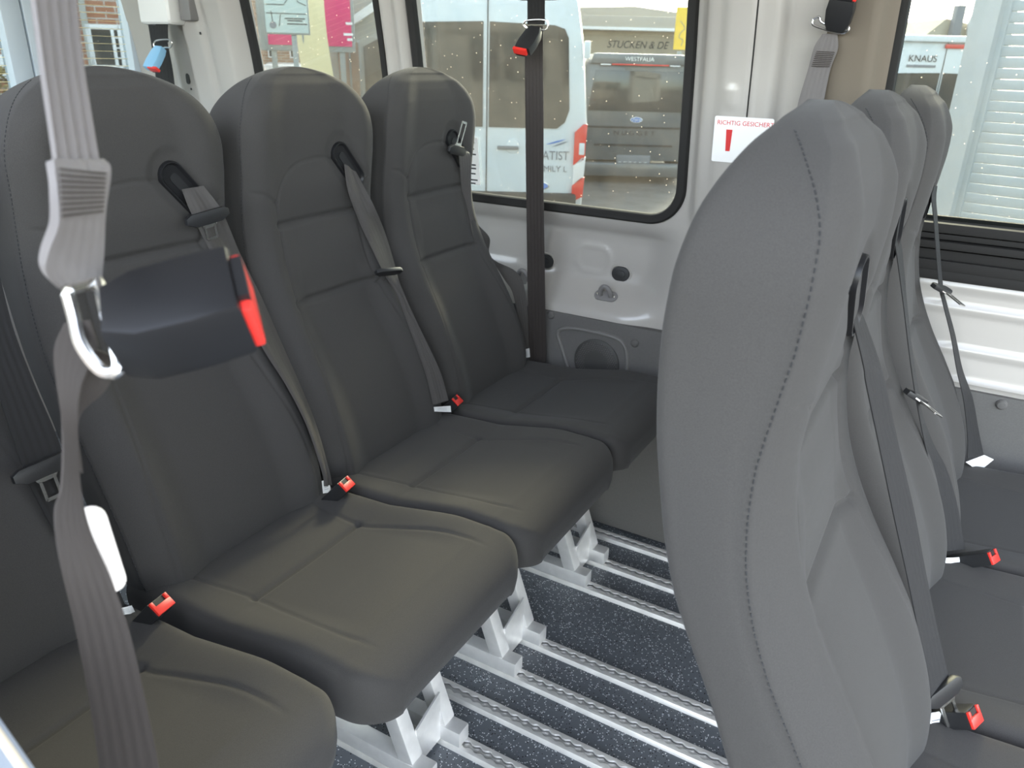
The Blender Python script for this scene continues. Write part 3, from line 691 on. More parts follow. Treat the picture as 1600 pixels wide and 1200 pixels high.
for key, X0, yc, rl, lab_, gp in SEATS:
    t = thing('passenger_seat', (X0, yc, 0.0), lab_, 'seat', gp); SEAT[key] = (X0, yc)
    if proto is None:
        proto = [obj('backrest', BM, 'fabric', t, angle=85), obj('cushion', CM, 'fabric', t, angle=60)]
        th = obj('stitching', SM, 'seam_thread', proto[0]); th['kind'] = 'stuff'; bz = bezel(t, .092, 1.080, math.radians(-50))
        bz_s = bz.children[0]; mb = MB()
        mb.v = [(float(_sp(z, _xr)) - .002 - dd, yy, z) for dd in (0, .012) for z in np.linspace(.45, 1.0, 12) for yy in np.linspace(-.13, .13, 9)]
        mb.f = [(k * 108 + i * 9 + j, k * 108 + i * 9 + j + 1, k * 108 + (i + 1) * 9 + j + 1, k * 108 + (i + 1) * 9 + j) for k in (0, 1) for i in range(11) for j in range(8)]
        sh = obj('back_shell', mb, 'shell_plastic', t)
        proto += [bz, sh]
    else:
        for q in proto:
            c = q.copy(); COL.objects.link(c); c.parent = t
            for ch in (th,) if q is proto[0] else (bz_s,) if q is bz else ():
                d = ch.copy(); COL.objects.link(d); d.parent = c
    leg_parts(t, [r - yc for r in rl])

# ------------------------------------------------------------------ seat belts
def tongue(parent, a, b, tip, lift=(0, 0, 0), sc=1.0):
    """belt tongue: black bar from a to b carrying a steel plate that ends at tip."""
    a, b, tip = Vector(a) + Vector(lift), Vector(b) + Vector(lift), Vector(tip) + Vector(lift); c = (a + b) / 2; M = frame(b - a, tip - c); L = (b - a).length
    mb = MB(); P = [(-L / 2, .004), (-L * .30, .012), (L * .30, .012), (L / 2, .004), (L / 2, -.006), (L * .38, -.011), (-L * .38, -.011), (-L / 2, -.006)]
    mb.prism(P, .009, M, c - M @ Vector((0, 0, .0045)), bev=.002); bar = obj('tongue_grip', mb, 'black_plastic', parent, world=True)
    D = max((tip - c).length, .02); hw = .012 * sc; mb = MB(); ho = capsule(D * .42, hw * .9, 6)
    # plate with a window: a frame of four bars plus shoulders
    y1 = D; y0 = .006; t_ = .0022; wl2 = .0042 * sc
    for P in ([(-hw * 1.7, y0), (hw * 1.7, y0), (hw, y0 + .012), (-hw, y0 + .012)], [(-hw, y0 + .010), (-hw + wl2, y0 + .010), (-hw + wl2, y1), (-hw, y1 - .002)],
              [(hw - wl2, y0 + .010), (hw, y0 + .010), (hw, y1 - .002), (hw - wl2, y1)], [(-hw, y1 - .005), (hw, y1 - .005), (hw * .8, y1), (-hw * .8, y1)]):
        mb.prism(P, t_, M, c - M @ Vector((0, 0, t_ / 2)))
    obj('tongue_plate', mb, 'steel', bar, world=True)
def paper(parent, pts, m='white_tag', name='care_label'):
    P = [Vector(p) for p in pts]; mb = MB(); n = (P[1] - P[0]).cross(P[2] - P[0]).normalized() * .0006
    k = len(P); mb.v = [tuple(p) for p in P] + [tuple(p + n) for p in P]; mb.f = [tuple(range(k)), tuple(range(k, 2 * k))[::-1]] + [(i, (i + 1) % k, k + (i + 1) % k, k + i) for i in range(k)]
    o = obj(name, mb, m, parent, world=True, smooth=False)
    # printed lines
    if k == 4:
        mb = MB()
        for f in (.25, .4, .55, .7):
            a = P[0].lerp(P[3], f).lerp(P[1].lerp(P[2], f), .2); b = P[0].lerp(P[3], f).lerp(P[1].lerp(P[2], f), .75); d = (P[3] - P[0]) * .03
            for s in (1, -1):
                q = n * (1.3 if s > 0 else -.3); b0 = len(mb.v); mb.v += [tuple(a + q), tuple(b + q), tuple(b + d + q), tuple(a + d + q)]; mb.f.append((b0, b0 + 1, b0 + 2, b0 + 3))
        obj('print', mb, 'print_grey', o, world=True, smooth=False)
    return o
def belt(key, L, R, tl, label, tagpts, fold=.0):
    X0, yc = SEAT[key]; base = (X0 + .02, yc + .2, .5)
    t = thing('seat_belt', base, label, 'seat belt', 'seat belts of the passenger seats')
    obj('webbing', ribbon(L, R, fold=fold), 'webbing_sheen' if key in ('a2', 'a3', 'a4') else 'webbing', t, world=True, angle=80)
    if tl: tongue(t, *tl)
    if tagpts: paper(t, tagpts)
    return t
def A_edge(key, px, offs): X0, yc = SEAT[key]; return [on_seat(p, X0, yc, o) for p, o in zip(px, offs)]
def AL(key, l, r, offs, label, tong=None, tagp=None, fold=0.0, toff=.03, tg_off=.03):
    tl = tuple(A_edge(key, tong, [toff] * 3)) if tong else None
    tp = A_edge(key, tagp, [tg_off] * len(tagp)) if tagp else None
    return belt(key, A_edge(key, l, offs), A_edge(key, r, [o + .004 for o in offs]), tl, label, tp, fold)
# rear row
AL('a2', [(284, 296), (300, 335), (332, 397), (372, 470), (412, 545), (448, 602), (480, 665), (503, 735), (507, 760)],
   [(318, 290), (347, 330), (376, 398), (409, 465), (440, 535), (468, 598), (494, 662), (514, 733), (519, 758)],
   [.010, .018, .020, .022, .024, .026, .028, .03, .03], 'black seat belt with open tongue high up, behind the dangling foreground buckle',
   [(291, 349), (356, 330), (345, 366)], [(503, 752), (513, 747), (518, 769), (505, 771)], fold=.006, toff=.026)
AL('a3', [(538, 256), (544, 297), (560, 342), (580, 385), (597, 420), (608, 440), (622, 464), (637, 505), (657, 560), (667, 590), (677, 632)],
   [(556, 268), (568, 290), (586, 325), (603, 367), (618, 417), (623, 437), (632, 460), (650, 500), (678, 558), (690, 586), (701, 626)],
   [.010, .018, .020, .022, .024, .026, .026, .028, .03, .032, .034], 'grey-black seat belt with closed tongue halfway down, on the middle seat of the rear row',
   [(587, 426), (627, 423), (637, 436)], [(678, 636), (704, 634), (705, 644), (679, 643)], fold=.005, toff=.048)
L4 = A_edge('a4', [(713, 232), (718, 250), (721, 292), (729, 320), (734, 343), (742, 374), (758, 390)], [.012, .018, .014, .010, .004, -.004, -.02])
R4 = A_edge('a4', [(727, 234), (736, 245), (736, 288), (737, 320), (745, 348), (765, 372), (766, 402)], [.006, .02, .018, .014, .0, -.012, -.035])
L4 += [atY(p, 1.815) for p in ((787, 435), (802, 461), (812, 517), (815, 556))]; R4 += [atY(p, 1.835) for p in ((806, 424), (820, 452), (827, 515), (829, 556))]
X0, yc = SEAT['a4']
belt('a4', L4, R4, tuple(A_edge('a4', [(701, 232), (726, 238), (738, 208)], [.030] * 3)), 'seat belt slack and twisted round the edge of the seat beside the far side window', [atY(p, 1.815) for p in ((815, 547), (827, 544), (828, 558), (816, 560))])
def onA1(p, off):
    n = np.array([1.0, 0, .21]); n = n / np.linalg.norm(n); p0 = np.array([SEAT['a1'][0] + .022 + off, 0, .5]); o = np.array([0, 0, H]); q = ray(p); return o + q * (((p0 - o) @ n) / (q @ n))
L1 = [onA1(p, o) for p, o in (((-75, 430), .0), ((-40, 520), .0), ((-5, 610), .0), ((22, 690), .0), ((48, 760), .0), ((85, 830), .004), ((130, 905), .008), ((165, 958), .012))]
R1 = [onA1(p, o) for p, o in (((-5, 410), .0), ((20, 510), .0), ((52, 595), .0), ((85, 672), .0), ((112, 745), .0), ((140, 815), .004), ((172, 890), .008), ((197, 948), .012))]
belt('a1', L1, R1, tuple(onA1(p, .012) for p in ((20, 752), (112, 712), (88, 778))), 'black seat belt at the left edge, its steel tongue hanging flat on the webbing', [onA1(p, .02) for p in ((178, 953), (206, 946), (212, 958), (184, 962))])
# front row: the edges of the webbing are 47 mm apart across the seat
def BL(key, l, r, y0, y1, label, tong=None, tagp=None, fold=0.0):
    X0, yc = SEAT[key]; ys = np.linspace(y0, y1, len(l)); Lp = [atY(p, yc + y - .021) for p, y in zip(l, ys)]; Rp = [atY(p, yc + y + .024) for p, y in zip(r, ys)]
    tl = tuple(atY(p, yc + y) for p, y in tong) if tong else None
    tp = [atY(p, yc + y) for p, y in tagp] if tagp else None
    return belt(key, Lp, Rp, tl, label, tp, fold)
BL('b1', [(1324, 470), (1335, 508), (1350, 572), (1354, 600), (1373, 690), (1396, 800), (1420, 910), (1440, 1010), (1457, 1098)],
   [(1346, 486), (1361, 525), (1376, 570), (1384, 600), (1402, 685), (1428, 795), (1448, 900), (1469, 1000), (1488, 1078)], .128, .19,
   'black seat belt running down to its tongue and buckle on the nearest front-row seat', [((1449, 1102), .165), ((1500, 1062), .215), ((1487, 1132), .19)],
   [((1436, 1118), .17), ((1468, 1112), .19), ((1500, 1150), .21), ((1488, 1155), .20)])
BL('b2', [(1394, 366), (1400, 388), (1411, 467), (1420, 542), (1428, 600), (1436, 646), (1446, 696), (1457, 744), (1468, 796), (1474, 862)],
   [(1406, 374), (1410, 392), (1417, 467), (1425, 542), (1434, 600), (1442, 646), (1458, 692), (1480, 734), (1496, 790), (1508, 858)], .128, .185,
   'seat belt on the middle front-row seat with its tongue hanging halfway down', [((1417, 612), .13), ((1446, 628), .17), ((1474, 649), .16)],
   [((1472, 872), .165), ((1515, 870), .205), ((1526, 881), .21), ((1478, 880), .17)])
BL('b3', [(1458, 292), (1456, 310), (1459, 340), (1467, 441), (1474, 475), (1486, 524), (1495, 576), (1506, 626), (1512, 680), (1512, 716)],
   [(1465, 290), (1463, 310), (1465, 340), (1473, 441), (1480, 475), (1493, 524), (1504, 576), (1520, 622), (1530, 676), (1537, 710)], .128, .18,
   'seat belt hanging free of the farthest front-row seat in front of the grey wall', [((1459, 447), .10), ((1484, 455), .16), ((1507, 472), .15)],
   [((1509, 722), .16), ((1538, 711), .20), ((1553, 718), .22), ((1530, 737), .20)])

# ------------------------------------------------------------------ red buckles between the seats
def buckle(p, y, ax, label, sc=1.0, grp='red seat belt buckles between the cushions'):
    """black housing rising from the gap, red release button on its end; ax = direction the housing points."""
    c = Vector(p); ax = Vector(ax).normalized(); side = Vector(y); M = frame(side, ax)          # x = across, y = along, z = thickness
    t = thing('belt_buckle', tuple(c - ax * .05), label, 'belt buckle', grp)
    W, L, T = .030 * sc, .055 * sc, .020 * sc
    mb = MB(); mb.prism([(-W * .42, -L * 1.1), (W * .42, -L * 1.1), (W / 2, -.004), (W / 2, 0), (-W / 2, 0), (-W / 2, -.004)], T, M, c - M @ Vector((0, 0, T / 2)), bev=.0025); h = obj('housing', mb, 'black_plastic', t, world=True)
    # red button face: frame around the tongue slot
    mb = MB(); e = .0035 * sc
    mb.box(c + M @ Vector((0, e * .5, -T * .18)), (W * .94, e, T * .56), M, .0012); mb.box(c + M @ Vector((-W * .39, e * .5, T * .25)), (W * .16, e, T * .42), M, .001); mb.box(c + M @ Vector((W * .39, e * .5, T * .25)), (W * .16, e, T * .42), M, .001)
    b = obj('release_button', mb, 'red_button', t, world=True)
    mb = MB(); mb.box(c + M @ Vector((0, .0005, T * .25)), (W * .60, .002, T * .36), M); obj('tongue_slot', mb, 'black_gloss', b, world=True)
    mb = MB(); mb.box(c + M @ Vector((0, -L * 1.5, 0)), (W * .55, L * .9, .008), M, .002); obj('stalk', mb, 'black_plastic', t, world=True)
for p, lab_ in (((252, 945), 'red-topped belt buckle in the gap beside the door-side cushion, nearest of the rear row'), ((541, 757), 'red-topped belt buckle between the second and the middle cushion of the rear row'), ((714, 626), 'red-topped belt buckle beside the window seat cushion of the rear row')):
    q = atZ(p, .535); buckle(q, (.25, -.95, .1), (.62, .12, .70), lab_, 1.25)
for p, z_, lab_ in (((1521, 1120), .53, 'red-topped belt buckle beside the nearest front-row cushion'), ((1551, 870), .535, 'red-topped belt buckle beside the middle front-row cushion')):
    q = atZ(p, z_); buckle(q, (-.35, -.92, .15), (.72, -.2, .55), lab_, 1.15)

# ================================================================== belts hanging from the roof
def outd(p, d):                 # point at true distance d along a pixel's ray
    r = ray(p); r = r / np.linalg.norm(r); return np.array([r[0] * d, r[1] * d, H + r[2] * d])
def hang_buckle(parent, a, b, side, W, T, m='black_plastic', redm='red_button', bulge=1.12):
    """free buckle from a (ring end) to b (button end)."""
    a, b = Vector(a), Vector(b); L = (b - a).length; M = frame(Vector(side), b - a)
    P = [(-W * .34, 0), (W * .34, 0), (W * .5, L * .22), (W * .5 * bulge, L * .6), (W * .5, L * .93), (-W * .5, L * .93), (-W * .5 * bulge, L * .6), (-W * .5, L * .22)]
    mb = MB(); mb.prism(P, T, M, a - M @ Vector((0, 0, T / 2)), bev=min(T * .22, .004)); h = obj('buckle_housing', mb, m, parent, world=True, angle=30)
    mb = MB(); mb.box(b - M @ Vector((0, L * .045, T * .06)), (W * .9, L * .10, T * .76), M, min(.002, T * .1)); obj('release_button', mb, redm, h, world=True)
    mb = MB(); mb.box(b - M @ Vector((0, L * .03, -T * .36)), (W * .62, L * .08, T * .14), M); obj('tongue_slot', mb, 'black_gloss', h, world=True)
    return h
def ring(parent, pts, r, m='steel'):
    mb = MB(); mb.tube(cr(list(pts) + [pts[0]], 6)[:-1], r, 8, True); return obj('metal_ring', mb, m, parent, world=True)

# far window ---------------------------------------------------------
t = thing('hanging_belt', (-.95, 1.80, .02), 'dark hanging strap with red-button buckle in front of the far side window', 'hanging belt', 'belts hanging from the roof')
ys = [1.780, 1.785, 1.79, 1.805, 1.82, 1.835]
obj('webbing', ribbon([atY(p, y) for p, y in zip(((821, 40), (820, 90), (821, 200), (822, 290), (824, 430), (827, 575)), ys)] + [np.array([-.955, 1.84, .12])],
                      [atY(p, y) for p, y in zip(((848, 40), (848, 90), (849, 200), (849, 290), (851, 430), (853, 575)), ys)] + [np.array([-.908, 1.84, .12])]), 'webbing_dark', t, world=True, angle=80)
obj('webbing_loop', ribbon([atY(p, 1.765) for p in ((824, -12), (824, 10), (824, 38))], [atY(p, 1.765) for p in ((851, -12), (851, 10), (851, 38))]), 'webbing', t, world=True, angle=80)
ring(t, [atY(p, 1.758) for p in ((817, 38), (824, 32), (849, 31), (856, 36), (855, 44), (849, 47), (840, 46), (824, 44))], .0022)
hang_buckle(t, atY((838, 46), 1.755), atY((812, 82), 1.700), atY((826, 90), 1.735) - atY((797, 84), 1.735), .040, .022)
q0, q1 = atY((803, 2), 1.78), atY((868, 2), 1.78); mb = MB(); mb.box(((q0[0] + q1[0]) / 2, 1.785, q0[2] + .040), (q1[0] - q0[0], .062, .075), bev=.014, seg=3); obj('retractor_housing', mb, 'housing_grey', t, world=True)
# door pillar --------------------------------------------------------
t = thing('hanging_belt', (-.36, 1.81, .60), 'grey webbing stowed upright on the door pillar with its red button at the top edge', 'hanging belt', 'belts hanging from the roof')
L_ = [((1285, 53), 1.772), ((1272, 74), 1.772), ((1262, 110), 1.774), ((1246, 165), 1.777), ((1225, 260), 1.79), ((1205, 360), 1.815)]
R_ = [((1308, 52), 1.772), ((1309, 76), 1.772), ((1297, 110), 1.774), ((1286, 165), 1.777), ((1270, 260), 1.79), ((1250, 360), 1.815)]
obj('webbing', ribbon([atY(p, y) for p, y in L_], [atY(p, y) for p, y in R_]), 'webbing_grey', t, world=True, angle=80)
mb = MB()
for k in range(9):
    f = k / 9; a = np.array((1273, 80)) * (1 - f) + np.array((1264, 106)) * f; b = np.array((1307, 82)) * (1 - f) + np.array((1298, 107)) * f
    mb.tube([atY(a + (b - a) * .08, 1.7695), atY(a + (b - a) * .92, 1.7695)], .0007, 5)
o = obj('stitching', mb, 'webbing_dark', t, world=True); o['kind'] = 'stuff'
ring(t, [atY(p, 1.765) for p in ((1270, 30), (1280, 27), (1286, 36), (1320, 47), (1326, 42), (1325, 48), (1316, 52), (1300, 49), (1272, 40))], .0026)
hang_buckle(t, atY((1306, 47), 1.762), atY((1322, -6), 1.735), atY((1335, 0), 1.77) - atY((1292, -6), 1.77), .046, .024)
mb = MB(); q = atY((1290, -40), 1.80); mb.box(tuple(q), (.09, .05, .06), bev=.012, seg=3); obj('retractor_housing', mb, 'housing_grey', t, world=True)
# rear corner --------------------------------------------------------
yR = 1.735
t = thing('hanging_belt', (-2.30, 1.78, .60), 'hanging belt at the rear corner with white retractor case and blue buckle', 'hanging belt', 'belts hanging from the roof')
mb = MB(); q0, q1 = atY((221, 38), yR), atY((268, 38), yR); top = atY((245, 0), yR)
mb.box(((q0[0] + q1[0]) / 2, yR + .03, (q0[2] + top[2]) / 2 + .01), (abs(q1[0] - q0[0]), .075, abs(top[2] - q0[2]) + .02), bev=.016, seg=3); obj('retractor_housing', mb, 'housing_white', t, world=True)
mb = MB(); mb.box((q1[0] + .035, yR + .05, (q0[2] + top[2]) / 2 + .02), (.05, .05, .085), bev=.008); obj('retractor_bracket', mb, 'housing_grey', t, world=True)
obj('webbing_loop', ribbon([atY(p, yR + .005) for p in ((243, 34), (243, 50), (243, 66))], [atY(p, yR + .005) for p in ((262, 34), (262, 50), (263, 66))]), 'webbing', t, world=True, angle=80)
ring(t, [atY(p, yR) for p in ((240, 68), (246, 63), (264, 62), (269, 67), (266, 74), (258, 74), (250, 77), (242, 74))], .0025)
hang_buckle(t, atY((251, 75), yR), atY((240, 110), yR - .05), atY((262, 112), yR) - atY((226, 108), yR), .046, .024, 'blue_plastic')
obj('webbing', ribbon([atY(p, y) for p, y in (((231, 36), yR + .05), ((238, 80), yR + .05), ((243, 120), yR + .05), ((250, 200), yR + .055))] + [np.array([-2.42, yR + .06, .7])], [atY(p, y) for p, y in (((256, 36), yR + .05), ((264, 80), yR + .05), ((271, 120), yR + .05), ((280, 200), yR + .055))] + [np.array([-2.36, yR + .06, .7])]), 'webbing', t, world=True, angle=80)
for p, a, b in (((294, 123), .018, .034), ((299, 139), .006, .007), ((313, 52), .005, .008)):
    q = atY(p, 1.845); yy = float(Yw(q[0], q[2])); q = atY(p, yy); mb = MB(); mb.prism(capsule(b, a), .003, MY @ Matrix.Rotation(math.radians(90), 3, 'Z'), (q[0], q[1] + .001, q[2])); o = obj('pillar_hole', mb, 'plug', wall, world=True)
# foreground ---------------------------------------------------------
t = thing('hanging_belt', tuple(outd((150, 1190), .6) * np.array([1, 1, 0])), 'blurred strap in the left foreground with a large black buckle sticking out sideways', 'hanging belt', 'belts hanging from the roof')
_t0, _t1 = outd((47, -60), .445), outd((118, -60), .480)
UL = [((47, -60), .445), ((51, -10), .445), ((66, 107), .435), ((86, 250), .425), ((88, 300), .420)]
UR = [((118, -60), .480), ((123, -10), .480), ((135, 105), .470), ((159, 250), .455), ((167, 300), .450)]
obj('webbing', ribbon([_t0 + np.array([-.0008, 0, .012]) * k for k in (46, 30, 18, 10, 4)] + [outd(*q) for q in UL], [_t1 + np.array([-.0008, 0, .012]) * k for k in (46, 30, 18, 10, 4)] + [outd(*q) for q in UR], n=49, ribs=4.5, amp=.0011), 'webbing_grey', t, world=True, angle=80)
mb = MB(); mb.box((_t0 + _t1) / 2 * np.array([1, 1, 0]) + np.array([-.03, 0, 1.93]), (.09, .09, .07), bev=.014, seg=3); obj('retractor_housing', mb, 'housing_grey', t, world=True)
FL = [((84, 248), .420), ((90, 300), .412), ((92, 350), .410), ((76, 395), .412), ((72, 425), .418), ((95, 452), .43), ((125, 440), .445)]
FR = [((163, 248), .450), ((174, 266), .446), ((166, 330), .444), ((163, 395), .442), ((160, 430), .440), ((158, 455), .444), ((152, 440), .452)]
obj('webbing_fold', ribbon([outd(*q) for q in FL], [outd(*q) for q in FR], thick=.0045), 'webbing_grey', t, world=True, angle=80)
mb = MB()
for f in np.linspace(.08, .92, 9):
    a = np.array((87, 256)) * (1 - f) + np.array((92, 345)) * f; b = np.array((170, 266)) * (1 - f) + np.array((165, 335)) * f
    mb.tube([outd(a + (b - a) * .06, .409), outd(a + (b - a) * .94, .440)], .0006, 5)
o = obj('stitching', mb, 'webbing_dark', t, world=True); o['kind'] = 'stuff'
ring(t, [outd(p, d) for p, d in (((104, 452), .43), ((128, 446), .435), ((152, 440), .44), ((168, 500), .425), ((186, 572), .415), ((160, 580), .42), ((128, 540), .425), ((116, 495), .43))], .0032, 'steel')
a_, b_ = outd((176, 520), .415), outd((393, 462), .405)
_ax = (b_ - a_) / np.linalg.norm(b_ - a_); _sd = outd((300, 575), .405) - outd((280, 402), .415); _sd = _n(_sd - _ax * (_sd @ _ax)); _tc = np.cross(_ax, _sd)
if _tc @ (np.array([0, 0, H]) - a_) < 0: _tc = -_tc
hang_buckle(t, a_, b_, _sd * math.cos(math.radians(38)) + _tc * math.sin(math.radians(38)), .048, .033, 'black_gloss', bulge=1.06)
LL = [((100, 505), .435), ((84, 545), .44), ((88, 600), .445), ((99, 680), .45), ((97, 760), .46), ((86, 805), .465), ((95, 885), .48), ((118, 985), .515), ((140, 1100), .56), ((155, 1200), .60), ((170, 1320), .66), ((185, 1480), .75)]
LR = [((140, 500), .425), ((150, 545), .43), ((125, 610), .44), ((122, 690), .455), ((128, 770), .47), ((142, 830), .478), ((174, 905), .495), ((203, 990), .525), ((228, 1100), .565), ((248, 1200), .605), ((262, 1320), .665), ((275, 1480), .755)]
obj('webbing', ribbon([outd(*q) for q in LL], [outd(*q) for q in LR]), 'webbing_dark', t, world=True, angle=80)
obj('webbing_loop', ribbon([outd(*q) for q in (((150, 548), .44), ((128, 585), .45), ((104, 640), .455), ((112, 720), .465))], [outd(*q) for q in (((190, 560), .46), ((165, 610), .465), ((124, 655), .462), ((130, 740), .475))]), 'webbing_dark', t, world=True, angle=80)
A2, B2 = Vector(outd((143, 806), .485)), Vector(outd((176, 908), .50)); M = frame(B2 - A2, Vector(outd((180, 850), .488)) - Vector(outd((140, 860), .492)))
mb = MB(); mb.prism(capsule((B2 - A2).length + .012, .015), .0016, M, (A2 + B2) / 2, bev=.0004); obj('plastic_tag', mb, 'tag_clear', t, world=True)

# ------------------------------------------------------------------ stickers
qa, qb, qc = (-.520, 1.15), (-.40, 1.02), None
def yst(x, z): return float(Yw(-.48, z)) - .0025
sa = atY((1121, 180), 1.815); sb = atY((1205, 184), 1.815); sx0, sx1, sz1 = sa[0], sa[0] + .13, sa[2]; sz0 = sz1 - .10
sl = (float(Yw(-.48, sz1)) - float(Yw(-.48, sz0))) / (sz1 - sz0)
ys1 = float(Yw(-.48, sz1)) - .004
Ms = frame((1, 0, 0), (0, sl, 1))
st = thing('warning_sticker', (sx0, ys1, sz0), 'white sticker with red lettering on the door pillar behind the nearest headrest', 'sticker')
mb = MB(); mb.prism(rrect(0, sx1 - sx0, -.10, 0, .004, 4), .0006, Ms, (sx0, ys1, sz1)); obj('sticker_sheet', mb, 'paper_white', st, world=True, smooth=False)
text('RICHTIG GESICHERT', .0135, 'print_red', st, Ms, Vector((sx0, ys1, sz1)) + Ms @ Vector((.006, -.018, .0008)), depth=.0002, world=True)
mb = MB(); mb.prism([(.030, -.075), (.040, -.075), (.042, -.028), (.028, -.028)], .0004, Ms, Vector((sx0, ys1, sz1)) + Ms @ Vector((0, 0, .0006))); obj('red_mark', mb, 'print_red', st, world=True, smooth=False)
w0, w1 = atY((735, 214), 1.905), atY((750, 290), 1.915)
st = thing('window_sticker', (w0[0], 1.905, w1[2]), 'narrow white sticker with small print at the lower edge of the far side window', 'sticker')
kk = -.135; Ms = frame((1, 0, 0), (0, kk, 1)); ysw = 1.924 - .135 * (w0[2] - .93) - .003
mb = MB(); mb.prism([(-.03, w1[2] - w0[2]), (w1[0] - w0[0], w1[2] - w0[2]), (w1[0] - w0[0], 0), (-.03, 0)], .0006, Ms, (w0[0], ysw, w0[2])); obj('sticker_sheet', mb, 'paper_white', st, world=True, smooth=False)
mb = MB()
for k, (h_, ww) in enumerate(((.012, .6), (.03, .5), (.045, .7), (.075, .6), (.085, .6), (.10, .5), (.118, .7), (.128, .4))):
    mb.prism([(-.005, -h_ - .004), ((w1[0] - w0[0]) * ww, -h_ - .004), ((w1[0] - w0[0]) * ww, -h_), (-.005, -h_)], .0004, Ms, Vector((w0[0], ysw, w0[2])) + Ms @ Vector((0, 0, .0006)))
obj('print', mb, 'print_dark', st, world=True, smooth=False)['kind'] = 'stuff'

# ================================================================== outside
GZ = -.60; YAW = math.radians(29.5)
mb = MB(); mb.box((0, 20, GZ - .05), (120, 120, .1)); struct(obj('ground', mb, 'asphalt', smooth=False))
def place(p, d, name, label, cat, group=None, rz=YAW, z=GZ):
    q = out(p, d); return thing(name, (q[0], q[1], z), label, cat, group, rz)
XZ = Matrix(((1, 0, 0), (0, 0, -1), (0, 1, 0)))       # prism in local xz, extruded towards -y (to the viewer)
def slab(parent, name, pts, y, dep, m, bev=0.0): mb = MB(); mb.prism(pts, dep, XZ, (0, y, 0), bev=bev); return obj(name, mb, m, parent)
def wheels(t, xs, ys_, r=.34):
    for x in xs:
        for y in ys_:
            mb = MB(); mb.lathe([(r * .6, -.10), (r, -.09), (r, .09), (r * .6, .10)], 28, Matrix.Rotation(math.radians(90), 3, 'Y'), (x, y, r)); obj('wheel', mb, 'tyre', t)
# white van seen from behind -----------------------------------------
t = place((760, 88), 8.2, 'white_van', 'white high-roof van parked behind the far side window, its rear doors towards us', 'van')
body = [(-1.02, .45), (1.02, .45), (1.03, 1.30), (.96, 2.0), (.88, 2.42), (.70, 2.58), (-.70, 2.58), (-.88, 2.42), (-.96, 2.0), (-1.03, 1.30)]
mb = MB(); mb.prism(body, 5.4, XZ, (0, 5.4, 0), bev=.06); obj('body', mb, 'car_white', t)
for s in (-1, 1):
    P = [(.03 * s, 1.24), (.72 * s, 1.24), (.80 * s, 1.30), (.84 * s, 1.42), (.80 * s, 2.08), (.76 * s, 2.16), (.66 * s, 2.19), (.03 * s, 2.21)]
    slab(t, 'rear_window', P if s > 0 else P[::-1], .0, .012, 'car_glass')
    mb = MB(); mb.box((.985 * s, -.01, 1.98), (.06, .05, .16), bev=.012); obj('hinge', mb, 'car_white', t)
    mb = MB(); mb.box((.985 * s, -.01, 1.05), (.06, .05, .12), bev=.012); obj('hinge', mb, 'car_white', t)
    for nm, a, b, m in (('tail_lamp', .92, 1.24, 'tail_red'), ('tail_lamp', .72, .92, 'tail_clear'), ('tail_lamp', .55, .72, 'tail_red')):
        P = [(.905 * s, a - .04), (1.02 * s, a + .02), (1.03 * s, b + .05), (.99 * s, b + .05), (.905 * s, b - .03)]
        slab(t, nm, P if s > 0 else P[::-1], .02, .05, m, .006)
mb = MB(); mb.box((.01, -.004, 1.45), (.010, .012, 1.9)); obj('door_gap', mb, 'car_trim', t)
mb = MB(); mb.box((.23, -.03, 1.045), (.22, .03, .035), bev=.012); h = obj('door_handle', mb, 'grey_handle', t)
mb = MB(); mb.lathe([(.075, 0), (.072, .01), (.06, .012)], 24, MY, (.28, .0, 1.06)); obj('handle_cup', mb, 'car_white', h)
mb = MB(); mb.box((0, -.03, .50), (1.9, .14, .20), bev=.03); obj('bumper', mb, 'car_trim', t)
wheels(t, (-.88, .88), (.9, 4.3))
mr = Matrix(((1, 0, 0), (0, 0, -1), (0, 1, 0)))
text('ATIST', .125, 'print_grey', t, mr, (.585, -.008, .935), depth=.002, xs=.85)
text('MILY L', .085, 'print_grey', t, mr, (.60, -.008, .815), depth=.002)
for m_, z0_, x0_, x1_ in (('print_blue', 1.085, .62, .82), ('print_grey', 1.065, .68, .85)):
    pts = [(x0_ + (x1_ - x0_) * u, z0_ + .055 * (u ** 1.3) + .012 * math.sin(u * math.pi)) for u in np.linspace(0, 1, 12)]
    slab(t, 'logo_swoosh', pts + [(a, b - .018 * math.sin(u * math.pi)) for (a, b), u in zip(pts[::-1], np.linspace(1, 0, 12))][1:-1], -.006, .003, m_)
mb = MB(); mb.lathe([(.085, 0), (.085, .008), (.07, .010)], 28, MY @ Matrix.Diagonal((1, .45, 1)), (.585, -.005, .67)); b_ = obj('oval_badge', mb, 'steel', t)
mb = MB(); mb.lathe([(.072, 0), (.072, .012)], 28, MY @ Matrix.Diagonal((1, .43, 1)), (.585, -.005, .67)); obj('badge_face', mb, 'print_blue', b_)
